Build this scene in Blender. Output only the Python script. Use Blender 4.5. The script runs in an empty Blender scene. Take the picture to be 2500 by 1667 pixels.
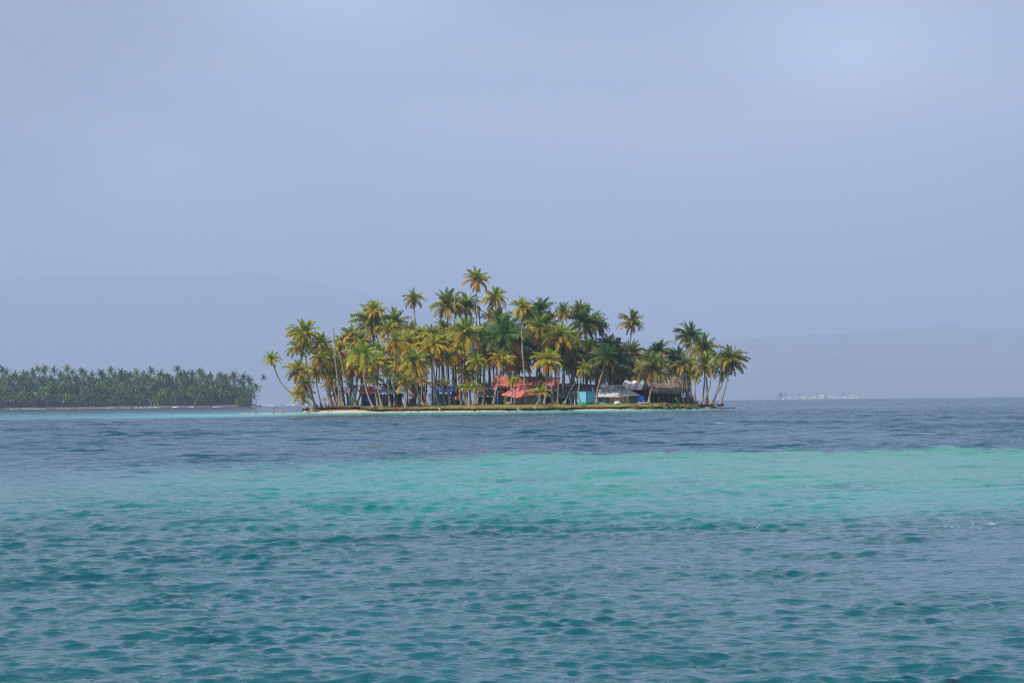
import bpy, math, random
import numpy as np
from mathutils import Vector, Matrix, noise as mnoise
random.seed(7); rng = np.random.default_rng(11)
R = math.radians
S = bpy.context.scene
C = S.collection

# ------------------------------------------------------------------ camera
F = 5903.0                      # focal length in photo pixels (85 mm on 36 mm)
H = 2.20                        # eye height above the sea
ER = 6.371e6                    # the sea follows the curve of the earth
cam = bpy.data.cameras.new('camera'); camo = bpy.data.objects.new('camera', cam); C.objects.link(camo)
cam.sensor_width = 36; cam.lens = 85.0; cam.clip_start = 0.5; cam.clip_end = 60000
pitch = math.atan(143.6 / F); roll = 0.0111
camM = Matrix.Rotation(R(90) + pitch, 3, 'X') @ Matrix.Rotation(-roll, 3, 'Z')
camo.matrix_world = Matrix.Translation((0, 0, H)) @ camM.to_4x4()
S.camera = camo

# ------------------------------------------------------------------ sky and sun
SUN_AZ = math.atan2(-0.80, -0.60); SUN_EL = R(44)
sdir = Vector((math.cos(SUN_EL) * math.sin(SUN_AZ), math.cos(SUN_EL) * math.cos(SUN_AZ), math.sin(SUN_EL)))
W = bpy.data.worlds.new('World'); S.world = W; W.use_nodes = True
nt = W.node_tree; nt.nodes.clear()
def N(nt, t, **k):
    n = nt.nodes.new(t)
    for a, b in k.items():
        if a.startswith('i_'): n.inputs[a[2:].replace('_', ' ')].default_value = b
        else: setattr(n, a, b)
    return n
L = lambda nt, a, b: nt.links.new(a, b)
sky = N(nt, 'ShaderNodeTexSky', sky_type='NISHITA', sun_disc=False, sun_elevation=SUN_EL, sun_rotation=SUN_AZ, air_density=1.2, dust_density=2.0, ozone_density=2.0)
tc = N(nt, 'ShaderNodeTexCoord'); mp = N(nt, 'ShaderNodeMapping'); mp.inputs['Scale'].default_value = (3.2, 1.0, 9.0); mp.inputs['Location'].default_value = (0.35, 0, 0.3)
n1 = N(nt, 'ShaderNodeTexNoise'); n1.inputs['Scale'].default_value = 1.3; n1.inputs['Detail'].default_value = 4; n1.inputs['Roughness'].default_value = 0.42; n1.inputs['Distortion'].default_value = 0.35
rp = N(nt, 'ShaderNodeValToRGB')
rp.color_ramp.elements[0].position = 0.30; rp.color_ramp.elements[0].color = (3.2, 4.0, 5.7, 1)
rp.color_ramp.elements[1].position = 0.72; rp.color_ramp.elements[1].color = (8.4, 9.3, 11.2, 1)
mx = N(nt, 'ShaderNodeMix', data_type='RGBA'); mx.inputs[0].default_value = 0.82
bg = N(nt, 'ShaderNodeBackground'); bg.inputs['Strength'].default_value = 0.10
out = N(nt, 'ShaderNodeOutputWorld')
L(nt, tc.outputs['Generated'], mp.inputs['Vector']); L(nt, mp.outputs[0], n1.inputs['Vector']); L(nt, n1.outputs['Fac'], rp.inputs[0])
L(nt, sky.outputs[0], mx.inputs[6]); L(nt, rp.outputs[0], mx.inputs[7]); geo = N(nt, 'ShaderNodeNewGeometry'); last = mx.outputs[2]
def cloud(px, py, deg, gain):
    global last
    d = (camM @ Vector(((px - 1250) / F, -(py - 833.5) / F, -1))).normalized()
    sub = N(nt, 'ShaderNodeVectorMath', operation='SUBTRACT'); sub.inputs[1].default_value = d; L(nt, tc.outputs['Generated'], sub.inputs[0])
    wn = N(nt, 'ShaderNodeVectorMath', operation='MULTIPLY'); wn.inputs[1].default_value = (1, 1, 1.7); L(nt, sub.outputs[0], wn.inputs[0])
    ln_ = N(nt, 'ShaderNodeVectorMath', operation='LENGTH'); L(nt, wn.outputs[0], ln_.inputs[0])
    ad = N(nt, 'ShaderNodeMath', operation='MULTIPLY_ADD'); ad.inputs[1].default_value = .16; L(nt, n1.outputs['Fac'], ad.inputs[0]); L(nt, ln_.outputs['Value'], ad.inputs[2])
    m_ = N(nt, 'ShaderNodeMapRange', interpolation_type='SMOOTHERSTEP'); m_.inputs['From Min'].default_value = .05; m_.inputs['From Max'].default_value = .09 + R(deg); m_.inputs['To Min'].default_value = gain; m_.inputs['To Max'].default_value = 1.0; L(nt, ad.outputs[0], m_.inputs['Value'])
    sc_ = N(nt, 'ShaderNodeVectorMath', operation='SCALE'); L(nt, last, sc_.inputs[0]); L(nt, m_.outputs[0], sc_.inputs['Scale']); last = sc_.outputs[0]
cloud(2080, 140, 5.0, 1.6); cloud(860, -80, 5.0, 1.55); cloud(-250, 300, 10.5, .30); cloud(2850, 750, 8.5, .45); cloud(1500, 380, 3.2, .88); cloud(450, 60, 3, .92)
L(nt, last, bg.inputs[0]); L(nt, bg.outputs[0], out.inputs[0])
sl = bpy.data.lights.new('sun', 'SUN'); sl.energy = 5.0; sl.angle = R(0.6); sl.color = (1.0, 0.93, 0.82)
so = bpy.data.objects.new('sun', sl); C.objects.link(so); so.rotation_euler = (-sdir).to_track_quat('-Z', 'Y').to_euler()
S.view_settings.view_transform = 'Standard'; S.view_settings.look = 'None'; S.view_settings.exposure = 0.04; S.view_settings.gamma = 1
S.view_settings.use_curve_mapping = False
cy = S.cycles; cy.use_denoising = True; cy.denoiser = 'OPENIMAGEDENOISE'; cy.denoising_prefilter = 'NONE'; cy.max_bounces = 6; cy.diffuse_bounces = 2; cy.glossy_bounces = 2; cy.transmission_bounces = 2; cy.volume_bounces = 1; cy.transparent_max_bounces = 8
cy.pixel_filter_type = 'BLACKMAN_HARRIS'; cy.filter_width = 1.15; cy.use_adaptive_sampling = True; cy.adaptive_threshold = 0.01; cy.sample_clamp_indirect = 2; cy.sample_clamp_direct = 3; cy.caustics_reflective = False; cy.caustics_refractive = False

# ------------------------------------------------------------------ helpers
def P(x, y, Y):
    """the point at distance Y seen at photo pixel x, y"""
    d = camM @ Vector(((x - 1250) / F, -(y - 833.5) / F, -1))
    return Vector((0, 0, H)) + d * (Y / d.y)
def XW(x, r): return (x - 1250) / F * r
def curve(r): return -r * r / (2 * ER)
def sm(a, b, t):
    t = np.clip((np.asarray(t, float) - a) / (b - a), 0, 1); return t * t * (3 - 2 * t)
def mat(name, col=(.5, .5, .5), rough=0.8, spec=0.3, var=0.25, scale=1.5, bump=0.0, bscale=20, col2=None, stretch=(1, 1, 1), metallic=0.0):
    m = bpy.data.materials.new(name); m.use_nodes = True; t = m.node_tree; b = t.nodes['Principled BSDF']
    b.inputs['Roughness'].default_value = rough; b.inputs['Specular IOR Level'].default_value = spec; b.inputs['Metallic'].default_value = metallic
    g = N(t, 'ShaderNodeTexCoord'); mpp = N(t, 'ShaderNodeMapping'); mpp.inputs['Scale'].default_value = stretch
    n = N(t, 'ShaderNodeTexNoise'); n.inputs['Scale'].default_value = scale; n.inputs['Detail'].default_value = 5
    L(t, g.outputs['Object'], mpp.inputs[0]); L(t, mpp.outputs[0], n.inputs['Vector'])
    r = N(t, 'ShaderNodeValToRGB'); c2 = col2 or [min(1, c * (1 + var)) for c in col]
    c1 = col if col2 else [c * (1 - var) for c in col]
    r.color_ramp.elements[0].position = .35; r.color_ramp.elements[1].position = .65
    r.color_ramp.elements[0].color = (*c1, 1); r.color_ramp.elements[1].color = (*c2, 1)
    L(t, n.outputs['Fac'], r.inputs[0]); L(t, r.outputs[0], b.inputs['Base Color'])
    if bump:
        n2 = N(t, 'ShaderNodeTexNoise'); n2.inputs['Scale'].default_value = bscale; n2.inputs['Detail'].default_value = 3
        L(t, mpp.outputs[0], n2.inputs['Vector'])
        bm = N(t, 'ShaderNodeBump'); bm.inputs['Strength'].default_value = bump; bm.inputs['Distance'].default_value = 0.1
        L(t, n2.outputs['Fac'], bm.inputs['Height']); L(t, bm.outputs[0], b.inputs['Normal'])
    return m
class MB:
    """collects shapes in world space; build() links them as one mesh object"""
    def __init__(s): s.v = []; s.f = []; s.m = []; s.slot = 0
    def add(s, vs, fs):
        k = len(s.v); s.v += [tuple(v) for v in vs]; s.f += [tuple(i + k for i in f) for f in fs]; s.m += [s.slot] * len(fs); return s
    def box(s, c, size, rz=0.0, ry=0.0):
        M = Matrix.Rotation(rz, 3, 'Z') @ Matrix.Rotation(ry, 3, 'Y'); c = Vector(c); a, b, d = [q / 2 for q in size]
        vs = [c + M @ Vector((x * a, y * b, z * d)) for z in (-1, 1) for y in (-1, 1) for x in (-1, 1)]
        return s.add(vs, [(0, 2, 3, 1), (4, 5, 7, 6), (0, 1, 5, 4), (1, 3, 7, 5), (3, 2, 6, 7), (2, 0, 4, 6)])
    def tube(s, pts, rad, n=6, cap=True):
        pts = [Vector(p) for p in pts]; k = len(pts)
        if not hasattr(rad, '__len__'): rad = [rad] * k
        vs = []; fs = []
        for i, p in enumerate(pts):
            t = (pts[min(i + 1, k - 1)] - pts[max(i - 1, 0)]).normalized()
            u = t.cross(Vector((0.13, 1, 0.07))).normalized(); w = t.cross(u)
            for j in range(n):
                a = 2 * math.pi * j / n; vs.append(p + (u * math.cos(a) + w * math.sin(a)) * rad[i])
        for i in range(k - 1):
            for j in range(n): fs.append((i * n + j, i * n + (j + 1) % n, (i + 1) * n + (j + 1) % n, (i + 1) * n + j))
        if cap: fs += [tuple(range(n))[::-1], tuple(range((k - 1) * n, k * n))]
        return s.add(vs, fs)
    def sheet(s, c, nx=1, ny=1, disp=None, thick=0.06):
        """c: bottom-left, bottom-right, top-right, top-left; a skin with thickness"""
        c = [Vector(q) for q in c]; nrm = (c[1] - c[0]).cross(c[3] - c[0]).normalized()
        vs = []; T = []
        for j in range(ny + 1):
            for i in range(nx + 1):
                u, w = i / nx, j / ny
                p = (c[0] * (1 - u) + c[1] * u) * (1 - w) + (c[3] * (1 - u) + c[2] * u) * w
                if disp: p = p + nrm * disp(u, w)
                T.append(p)
        n = len(T); vs = T + [p - nrm * thick for p in T]; fs = []; q = nx + 1
        for j in range(ny):
            for i in range(nx):
                a = j * q + i; fs.append((a, a + 1, a + q + 1, a + q)); fs.append((a + n, a + q + n, a + q + 1 + n, a + 1 + n))
        ed = [j for j in range(q)] + [j * q + nx for j in range(1, ny + 1)] + [ny * q + i for i in range(nx - 1, -1, -1)] + [j * q for j in range(ny - 1, 0, -1)]
        for i, a in enumerate(ed):
            b = ed[(i + 1) % len(ed)]; fs.append((a, a + n, b + n, b))
        return s.add(vs, fs)
    def blob(s, c, rad, seg=8, ring=6, jit=0.0, nf=1.3):
        c = Vector(c); vs = []; fs = []
        for j in range(ring + 1):
            th = math.pi * j / ring
            for i in range(seg):
                a = 2 * math.pi * i / seg; d = Vector((math.sin(th) * math.cos(a), math.sin(th) * math.sin(a), math.cos(th)))
                k = 1 + jit * mnoise.noise(d * nf + c * 0.37); vs.append(c + Vector((d.x * rad[0], d.y * rad[1], d.z * rad[2])) * k)
        for j in range(ring):
            for i in range(seg): fs.append((j * seg + i, (j + 1) * seg + i, (j + 1) * seg + (i + 1) % seg, j * seg + (i + 1) % seg))
        return s.add(vs, fs)
    def build(s, name, m, parent=None, smooth=False, kind=None, origin=None):
        o0 = Vector(origin) if origin is not None else (parent.matrix_world.translation.copy() if parent is not None and parent.get('_w') is None else Vector((0, 0, 0)))
        if parent is not None: o0 = WORLD[parent]
        me = bpy.data.meshes.new(name); me.from_pydata([(v[0] - o0.x, v[1] - o0.y, v[2] - o0.z) for v in s.v], [], s.f)
        for q in (m if isinstance(m, (list, tuple)) else [m]): me.materials.append(q)
        if isinstance(m, (list, tuple)): me.polygons.foreach_set('material_index', s.m)
        if smooth: me.polygons.foreach_set('use_smooth', [True] * len(me.polygons))
        o = bpy.data.objects.new(name, me); C.objects.link(o)
        if parent is not None: o.parent = parent; WORLD[o] = o0
        else: o.location = o0; WORLD[o] = o0
        if kind: o['kind'] = kind
        return o
WORLD = {}
def thing(name, label, cat, loc, group=None):
    o = bpy.data.objects.new(name, None); o.empty_display_size = .2; C.objects.link(o); o.location = loc; WORLD[o] = Vector(loc)
    o['label'] = label; o['category'] = cat
    if group: o['group'] = group
    return o
def tag(o, label, cat, group=None):
    o['label'] = label; o['category'] = cat
    if group: o['group'] = group
    return o

# ------------------------------------------------------------------ shape of the island
SHX = [560, 600, 735, 850, 950, 1100, 1230, 1300, 1400, 1500, 1600, 1700, 1765, 1800]
SHR = [517, 515, 508, 492, 495, 486, 478, 484, 492, 482, 485, 500, 522, 530]
_X = [XW(a, b) for a, b in zip(SHX, SHR)]
def front(X): return np.interp(X, _X, SHR)
TFX = [XW(a, 492) for a in (735, 765, 800, 870, 900, 1180, 1280, 1390, 1420, 1500, 1560, 1700, 1722)]
TFO = [4.0, 6.0, 9.5, 8.5, 2.6, 2.4, 1.3, 0.7, 2.0, 2.4, 1.5, 1.3, 3.0]
def turf_off(X): return np.interp(X, TFX, TFO) + 0.25 * np.sin(X * 1.7) + 0.12 * np.sin(X * 4.3 + 1)
XL, XR = XW(741, 505), XW(1724, 505)
def sand_z(X, Y):
    d = Y - front(X)
    wide = 1 - np.clip(np.abs((X - (XL + XR) / 2) / ((XR - XL) / 2 + .5)), 0, 1) ** 4
    depth = 2.2 + 56 * np.sqrt(np.clip(wide, 0, 1))
    up = np.clip(d * 0.085, -1.5, 0.62); dn = np.clip((depth - d) * 0.085, -1.5, 0.62)
    z = np.minimum(up, dn)
    tip = sm(XW(560, 515), XW(640, 515), X) * (1 - sm(XW(1752, 520), XW(1775, 520), X))
    return np.minimum(z, -0.12 + 0.8 * tip)
def gz(X, Y):
    d = Y - front(X); do = turf_off(X); ze = do * 0.085 + 0.52
    e = sm(XL - .5, XL + 7, X) * (1 - sm(XR - 1.5, XR + .5, X) * .35)
    top = 0.75 + 0.6 * e
    z = ze + (top - ze) * (1 - np.exp(-np.clip(d - do, 0, 99) / 7)) + 0.05 * np.sin(X * .9 + Y * .4) + 0.03 * np.sin(X * 2.3 - Y)
    return z
def gp(x, r):
    X = XW(x, r); return Vector((X, r, float(gz(X, r))))

# ------------------------------------------------------------------ sea
def build_sea():
    def ring(lo, hi, k):
        q = [lo]
        while q[-1] < hi: q.append(q[-1] * k)
        return q
    side = lambda st: np.concatenate([np.linspace(-math.pi, -.5, 12)[:-1], np.linspace(-.5, -.245, 12)[:-1], np.arange(-.245, .245, st), np.linspace(.245, .5, 12)[1:], np.linspace(.5, math.pi, 12)[1:]])
    SPLIT = 90.0
    grids = [(np.array([0.01, 4, 8, 11] + ring(13.0, SPLIT, 1.0020)), side(.00090)), (np.array(ring(SPLIT, 640, 1.00125) + ring(650, 1500, 1.004) + ring(1520, 42000, 1.02)), side(.00175))]
    X = []; Y = []; QU = []; base_ = 0
    for rad, ang in grids:
        nr, na = len(rad), len(ang); RR, AA = np.meshgrid(rad, ang, indexing='ij'); X.append((RR * np.sin(AA)).ravel()); Y.append((RR * np.cos(AA)).ravel())
        idx = (np.arange(nr - 1)[:, None] * na + np.arange(na - 1)[None, :]).ravel() + base_
        QU.append(np.stack([idx, idx + 1, idx + na + 1, idx + na], 1)[:, ::-1].astype(np.int32)); base_ += nr * na
    X = np.concatenate(X); Y = np.concatenate(Y); quads = np.concatenate(QU); r = np.hypot(X, Y)
    Z = np.zeros_like(X); DX = np.zeros_like(X); DY = np.zeros_like(X); fold = np.zeros_like(X)
    gx = mask = (r > 12.9) & (r < 900)
    x, y, rr = X[mask], Y[mask], r[mask]
    z = np.zeros_like(x); dx = np.zeros_like(x); dy = np.zeros_like(x); fo = np.zeros_like(x)
    # wind from the far left towards the viewer's right; short crossing chop on a low swell
    g = np.random.default_rng(5)
    comps = []
    for i in range(124):
        lam = 0.085 * (5.0 / 0.085) ** (i / 123.0) * g.uniform(.92, 1.08)
        th = R(-84) + g.normal() * R(31 if lam < .9 else 24 if lam < 2 else 18)
        s = (.036 if lam < .16 else .046 if lam < .32 else .036 if lam < .52 else .022 if lam < .9 else .017 if lam < 1.4 else .011 if lam < 3 else .007) * g.uniform(.7, 1.3)
        comps.append((lam, th, s, g.uniform(0, 6.283)))
    # slowly varying gustiness so that chop comes in patches
    gust = 1 + .30 * np.sin(x * .21 + y * .045 + 1.3 * np.sin(y * .06)) + .22 * np.sin(x * .09 - y * .13 + 2)
    gust = np.clip(gust * .85 + .5 * np.maximum(0, np.sin(x * 1.1 + 1.7 * np.sin(y * .37)) * np.sin(y * .83 + x * .3 + 1.1 * np.sin(x * .5))), .4, 2.1)
    gust = np.where(rr < 80, gust ** 1.15, gust); ofx = H * F / rr; pxx = 1250 + F * x / y; gust = gust * (1 + .75 * np.exp(-((ofx - 312) / 20) ** 2) * sm(900, 1300, pxx))      # a tide rip where the chop stands up
    for lam, th, s, ph in comps:
        k = 2 * math.pi / lam; cx, sy = math.cos(th), math.sin(th)
        w = sm(2.2, 3.8, lam / (rr * (.0020 - .00075 * sm(75, 90, rr)) * abs(sy) + rr * (.0009 + .00085 * sm(75, 90, rr)) * abs(cx) + 1e-6))
        if w.max() <= 0: continue
        am = s / k * w * gust * (1 + 1.5 * sm(60, 170, rr) if 1.0 < lam < 3.2 else 1)
        q = k * (x * cx + y * sy) + ph + 0.6 * np.sin(0.35 * k * (x * sy - y * cx) + ph * 3)
        c, sn = np.cos(q), np.sin(q)
        z += am * c; dx -= am * sn * cx * .9; dy -= am * sn * sy * .9; fo += am * k * c
    dy = dy - 1.2 * z; dx = dx + .4 * z      # crests lean downwind, so the faces towards the viewer are steep
    far = 1 - .35 * sm(300, 480, rr)
    Z[mask] = z * far; DX[mask] = dx * far; DY[mask] = dy * far; fold[mask] = fo
    Zc = Z + curve(r)
    co = np.stack([X + DX, Y + DY, Zc], 1)
    # ---- colour of the water body over sand, reef and deep channel
    off = H * F / np.maximum(r, 1); px = 1250 + F * np.tan(np.clip(np.arctan2(X, Y), -1.2, 1.2))
    wob = lambda a, b, c: np.sin(px * a + off * .05 + c) * np.sin(px * b + c * 2)
    A = lambda c: np.array(c)[None, :]
    deep = A((.012, .072, .125)); turq = A((.028, .26, .225)); green = A((.034, .26, .18)); fg = A((.004, .085, .108)); shore = A((.07, .46, .42)); fgl = A((.010, .10, .13))
    n_low = .5 + .25 * np.sin(px * .0031 + r * .17 + 1) + .25 * np.sin(px * .0071 - off * .013 + 2)
    col = np.repeat(deep, len(X), 0)
    def blend(c, w):
        nonlocal col
        w = np.clip(w, 0, 1)[:, None]; col = col * (1 - w) + c * w
    o1 = np.interp(px, [0, 500, 900, 1250, 1800, 2500], [168, 160, 148, 131, 133, 130]) + 4 * wob(.011, .023, 1) + 3.0 * wob(.05, .031, 3) + 2.5 * np.sin(px * .093 + 2 * np.sin(px * .031)) * np.sin(px * .021)
    soft = np.interp(px, [0, 900, 1300, 2500], [80, 42, 14, 12])
    blend(turq, sm(0, 1, (off - o1) / soft + .5) * np.interp(px, [0, 600, 1200, 2500], [.35, .7, 1, 1]))
    blend(green, sm(1500, 2000, px) * sm(0, 1, (off - o1) / soft + .5) * (1 - sm(190, 240, off)) * .75)
    blend(A((.012, .12, .15)), .38 * sm(.25, .9, np.sin(px * .0105 + off * .19 + 2 * np.sin(off * .09)) * np.sin(off * .33 + px * .0031 + 1.5 * np.sin(px * .008))) * sm(135, 150, off))
    # dull reef patches in the turquoise band
    blend(A((.035, .15, .14)), .5 * sm(.52, .80, .5 + .5 * wob(.006, .0023, .4) * np.sin(off * .11 + px * .004)) * sm(150, 170, off) * (1 - sm(225, 260, off)) * .8)
    blend(fg, sm(205, 345, off + 18 * wob(.004, .0017, 2)))
    blend(fgl, sm(300, 380, off) * n_low * .75)
    # blue water behind the spit and shore strip in front of the beach
    blend(A((.015, .062, .11)), 1 - sm(20, 30, off))
    blend(A((.03, .16, .19)), sm(11, 20, off) * (1 - sm(25, 27, off)) * (1 - sm(640, 760, px)) )
    s1 = np.interp(px, [0, 330, 700, 950, 1250, 1500, 1700, 1790], [33.5, 34, 32, 31.5, 33, 32.5, 30.5, 26]) + .8 * wob(.02, .033, 0)
    blend(shore, sm(24.5, 26.3, off) * (1 - sm(0, 1, (off - s1) / 3.0 + .5)) * np.interp(px, [0, 250, 450, 700, 1740, 1800], [.35, .5, .85, 1, .9, .0]))
    blend(A((.20, .48, .40)), sm(25.0, 25.8, off) * (1 - sm(26.6, 28.5, off)) * np.interp(px, [300, 480, 700, 1200, 1300], [0, .9, .9, .6, 0]))
    blend(A((.12, .30, .24)), sm(23.8, 24.6, off) * (1 - sm(25.2, 26.2, off)) * np.interp(px, [1700, 1780, 2150, 2320], [0, .9, .7, 0]))
    for o_, wd, a_ in ((19.5, 1.2, .45), (14.5, 1.5, .3), (22.5, .9, .4), (25.5, 1.4, .5)):
        blend(A((.05, .26, .25)), np.exp(-((off - o_ - .5 * np.sin(px * .01)) / wd) ** 2) * a_ * sm(1900, 2150, px) * (.5 + .5 * np.sin(px * .021 + o_ * 3)))
    # foam specks and sun glints painted white on crests at picked spots
    spot = sum(np.exp(-((px - a) / w_) ** 2 - ((off - b) / h_) ** 2) for a, b, w_, h_ in ((1285, 321, 22, 3), (1385, 322, 40, 3.5), (2310, 302, 18, 6), (2400, 310, 45, 4), (2340, 316, 60, 3), (1850, 318, 12, 3), (450, 655, 60, 4), (560, 656, 30, 3), (1755, 62, 14, 1.5), (1290, 52, 18, 1), (2190, 78, 10, 1), (1500, 455, 30, 3), (1060, 95, 12, 1)))
    fm = np.clip(spot * 1.3, 0, 1) * (g.random(len(r)) > .80) * sm(-.05, .25, fold) * .9
    blend(A((.75, .78, .80)), fm)
    me = bpy.data.meshes.new('sea')
    nf = len(quads)
    me.vertices.add(len(co)); me.vertices.foreach_set('co', co.astype(np.float32).ravel())
    me.loops.add(nf * 4); me.loops.foreach_set('vertex_index', quads.ravel())
    me.polygons.add(nf); me.polygons.foreach_set('loop_start', np.arange(0, nf * 4, 4, dtype=np.int32)); me.polygons.foreach_set('loop_total', np.full(nf, 4, np.int32))
    me.polygons.foreach_set('use_smooth', np.ones(nf, bool))
    me.update(calc_edges=True)
    at = me.color_attributes.new('body', 'FLOAT_COLOR', 'POINT'); at.data.foreach_set('color', np.concatenate([col, (.5 - .14 * sm(60, 110, r) - .14 * sm(250, 520, r) - .17 * sm(520, 1300, r))[:, None]], 1).astype(np.float32).ravel())
    m = bpy.data.materials.new('sea_water'); m.use_nodes = True; t = m.node_tree; b = t.nodes['Principled BSDF']
    a = N(t, 'ShaderNodeAttribute', attribute_name='body'); L(t, a.outputs['Color'], b.inputs['Base Color'])
    b.inputs['IOR'].default_value = 1.333; b.inputs['Roughness'].default_value = 0.07
    L(t, a.outputs['Alpha'], b.inputs['Specular IOR Level'])
    ge = N(t, 'ShaderNodeNewGeometry'); mp = N(t, 'ShaderNodeMapping'); mp.inputs['Rotation'].default_value = (0, 0, R(16)); mp.inputs['Scale'].default_value = (.55, 1.0, 1)
    L(t, ge.outputs['Position'], mp.inputs[0])
    na_ = N(t, 'ShaderNodeTexNoise'); na_.inputs['Scale'].default_value = 1.1; na_.inputs['Detail'].default_value = 5; na_.inputs['Roughness'].default_value = .62; na_.inputs['Distortion'].default_value = .4
    nb_ = N(t, 'ShaderNodeTexNoise'); nb_.inputs['Scale'].default_value = 7.0; nb_.inputs['Detail'].default_value = 2; nb_.inputs['Roughness'].default_value = .45; nb_.inputs['Distortion'].default_value = .5
    L(t, mp.outputs[0], na_.inputs['Vector']); L(t, mp.outputs[0], nb_.inputs['Vector'])
    nc_ = N(t, 'ShaderNodeTexNoise'); nc_.inputs['Scale'].default_value = 2.7; nc_.inputs['Detail'].default_value = 4; nc_.inputs['Roughness'].default_value = .58; nc_.inputs['Distortion'].default_value = .6
    b3 = N(t, 'ShaderNodeBump'); b3.inputs['Distance'].default_value = .16; L(t, mp.outputs[0], nc_.inputs['Vector']); L(t, nc_.outputs['Fac'], b3.inputs['Height'])
    b1 = N(t, 'ShaderNodeBump'); b1.inputs['Strength'].default_value = 1; b1.inputs['Distance'].default_value = .95
    b2 = N(t, 'ShaderNodeBump'); b2.inputs['Strength'].default_value = 1; b2.inputs['Distance'].default_value = .030
    # the long bump waves stand in for the chop only where the mesh no longer carries it
    ln = N(t, 'ShaderNodeVectorMath', operation='LENGTH'); L(t, ge.outputs['Position'], ln.inputs[0])
    mr = N(t, 'ShaderNodeMapRange'); mr.inputs['From Min'].default_value = 70; mr.inputs['From Max'].default_value = 320; mr.inputs['To Min'].default_value = .06; mr.inputs['To Max'].default_value = 1
    L(t, ln.outputs['Value'], mr.inputs['Value']); L(t, mr.outputs[0], b1.inputs['Strength'])
    mr3 = N(t, 'ShaderNodeMapRange'); mr3.inputs['From Min'].default_value = 18; mr3.inputs['From Max'].default_value = 100; mr3.inputs['To Min'].default_value = .25; mr3.inputs['To Max'].default_value = 1; L(t, ln.outputs['Value'], mr3.inputs['Value']); L(t, mr3.outputs[0], b3.inputs['Strength']); L(t, b1.outputs[0], b3.inputs['Normal'])
    L(t, na_.outputs['Fac'], b1.inputs['Height']); L(t, nb_.outputs['Fac'], b2.inputs['Height']); L(t, b3.outputs[0], b2.inputs['Normal']); L(t, b2.outputs[0], b.inputs['Normal'])
    me.materials.append(m)
    o = bpy.data.objects.new('sea', me); C.objects.link(o); o['kind'] = 'structure'
build_sea()

# ------------------------------------------------------------------ hills in the haze
M_hill = mat('hill_forest', (.035, .06, .03), var=.4, scale=.002)
def hill(name, prof, D, deep):
    xs = np.linspace(prof[0][0], prof[-1][0], 150); ys = np.interp(xs, [p[0] for p in prof], [p[1] for p in prof])
    vs = []; rows = 14; fs = []
    for j in range(rows):
        t = j / (rows - 1)
        for i, (x, y) in enumerate(zip(xs, ys)):
            D2 = D + deep * (t - .5) * 2
            p = P(x, y, D); X = p.x * D2 / D
            prof_t = math.sin(math.pi * t) ** .8
            nz = mnoise.noise(Vector((X * .0009, D2 * .0009, 3))) * .07 + mnoise.noise(Vector((X * .006, D2 * .006, 1))) * .02
            top = p.z
            z = -110 + (top + 110) * max(0, prof_t * (1 + nz * (1 if abs(t - .5) > .1 else .0)) if t not in (0, 1) else 0) + mnoise.noise(Vector((X * .01, D2 * .01, 0))) * 14 * prof_t
            vs.append((X, D2, z))
    n = len(xs)
    for j in range(rows - 1):
        for i in range(n - 1): a = j * n + i; fs.append((a, a + 1, a + n + 1, a + n))
    o = MB().add(vs, fs).build(name, M_hill, smooth=True); o['kind'] = 'structure'
hill('distant_hill', [(-700, 735), (-300, 700), (0, 679), (212, 674), (420, 676), (558, 672), (595, 663), (638, 669), (690, 681), (770, 692), (850, 707), (903, 722), (1010, 748), (1116, 775), (1250, 805), (1380, 840), (1500, 880), (1650, 930), (1800, 984)], 31500, 3500)
hill('distant_hill', [(900, 984), (1150, 840), (1300, 818), (1450, 814), (1520, 822), (1600, 837), (1755, 832), (1904, 821), (2053, 817), (2159, 806), (2316, 793), (2414, 806), (2500, 800), (2800, 770), (3200, 790)], 25500, 2500)
hill('distant_hill', [(1780, 976), (1820, 915), (1861, 893), (1968, 873), (2010, 862), (2074, 871), (2138, 887), (2220, 893), (2400, 886), (2600, 870), (2900, 900), (3100, 960)], 22500, 1500)

# ------------------------------------------------------------------ island ground
M_sand = mat('coral_sand', (.50, .40, .29), col2=(.68, .58, .45), scale=2.5, rough=.95, spec=.1, bump=.4, bscale=8)
M_soil = mat('root_soil', (.030, .022, .015), col2=(.10, .075, .05), scale=3, rough=1, spec=.05, bump=.8, bscale=9)
M_grass = mat('island_turf', (.17, .19, .04), col2=(.34, .31, .09), scale=.6, rough=1, spec=.1, bump=.6, bscale=15)
M_blade = mat('grass_blade', (.18, .21, .04), col2=(.36, .33, .09), scale=.8, rough=.9, spec=.1)
xs = np.arange(XW(560, 515), XW(1776, 520), .3); ds = np.concatenate([np.arange(-6, 12, .5), np.arange(12, 66, 2.5)])
vs = []; fs = []
for j, d in enumerate(ds):
    for X in xs:
        Y = front(X) + d; z = float(sand_z(X, Y)) + .035 * mnoise.noise(Vector((X * .8, Y * .5, 0))); vs.append((X, Y, z))
n = len(xs)
for j in range(len(ds) - 1):
    for i in range(n - 1): a = j * n + i; fs.append((a, a + 1, a + n + 1, a + n))
o = MB().add(vs, fs).build('beach', M_sand, smooth=True); o['kind'] = 'structure'
xs = np.arange(XL, XR, .22); n = len(xs)
rows = [(.8, 's', 0), (.42, 'e', -.48), (.16, 'e', -.22), (.0, 'e', -.02), (.12, 'e', .0)] + [(d, 'g', 0) for d in (.5, 1, 1.7, 2.6, 4, 6, 9, 13, 18, 24, 31, 38, 44)] + [(45.5, 's', 0)]
mb = MB(); vs = []; fs = []; ms = []
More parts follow.
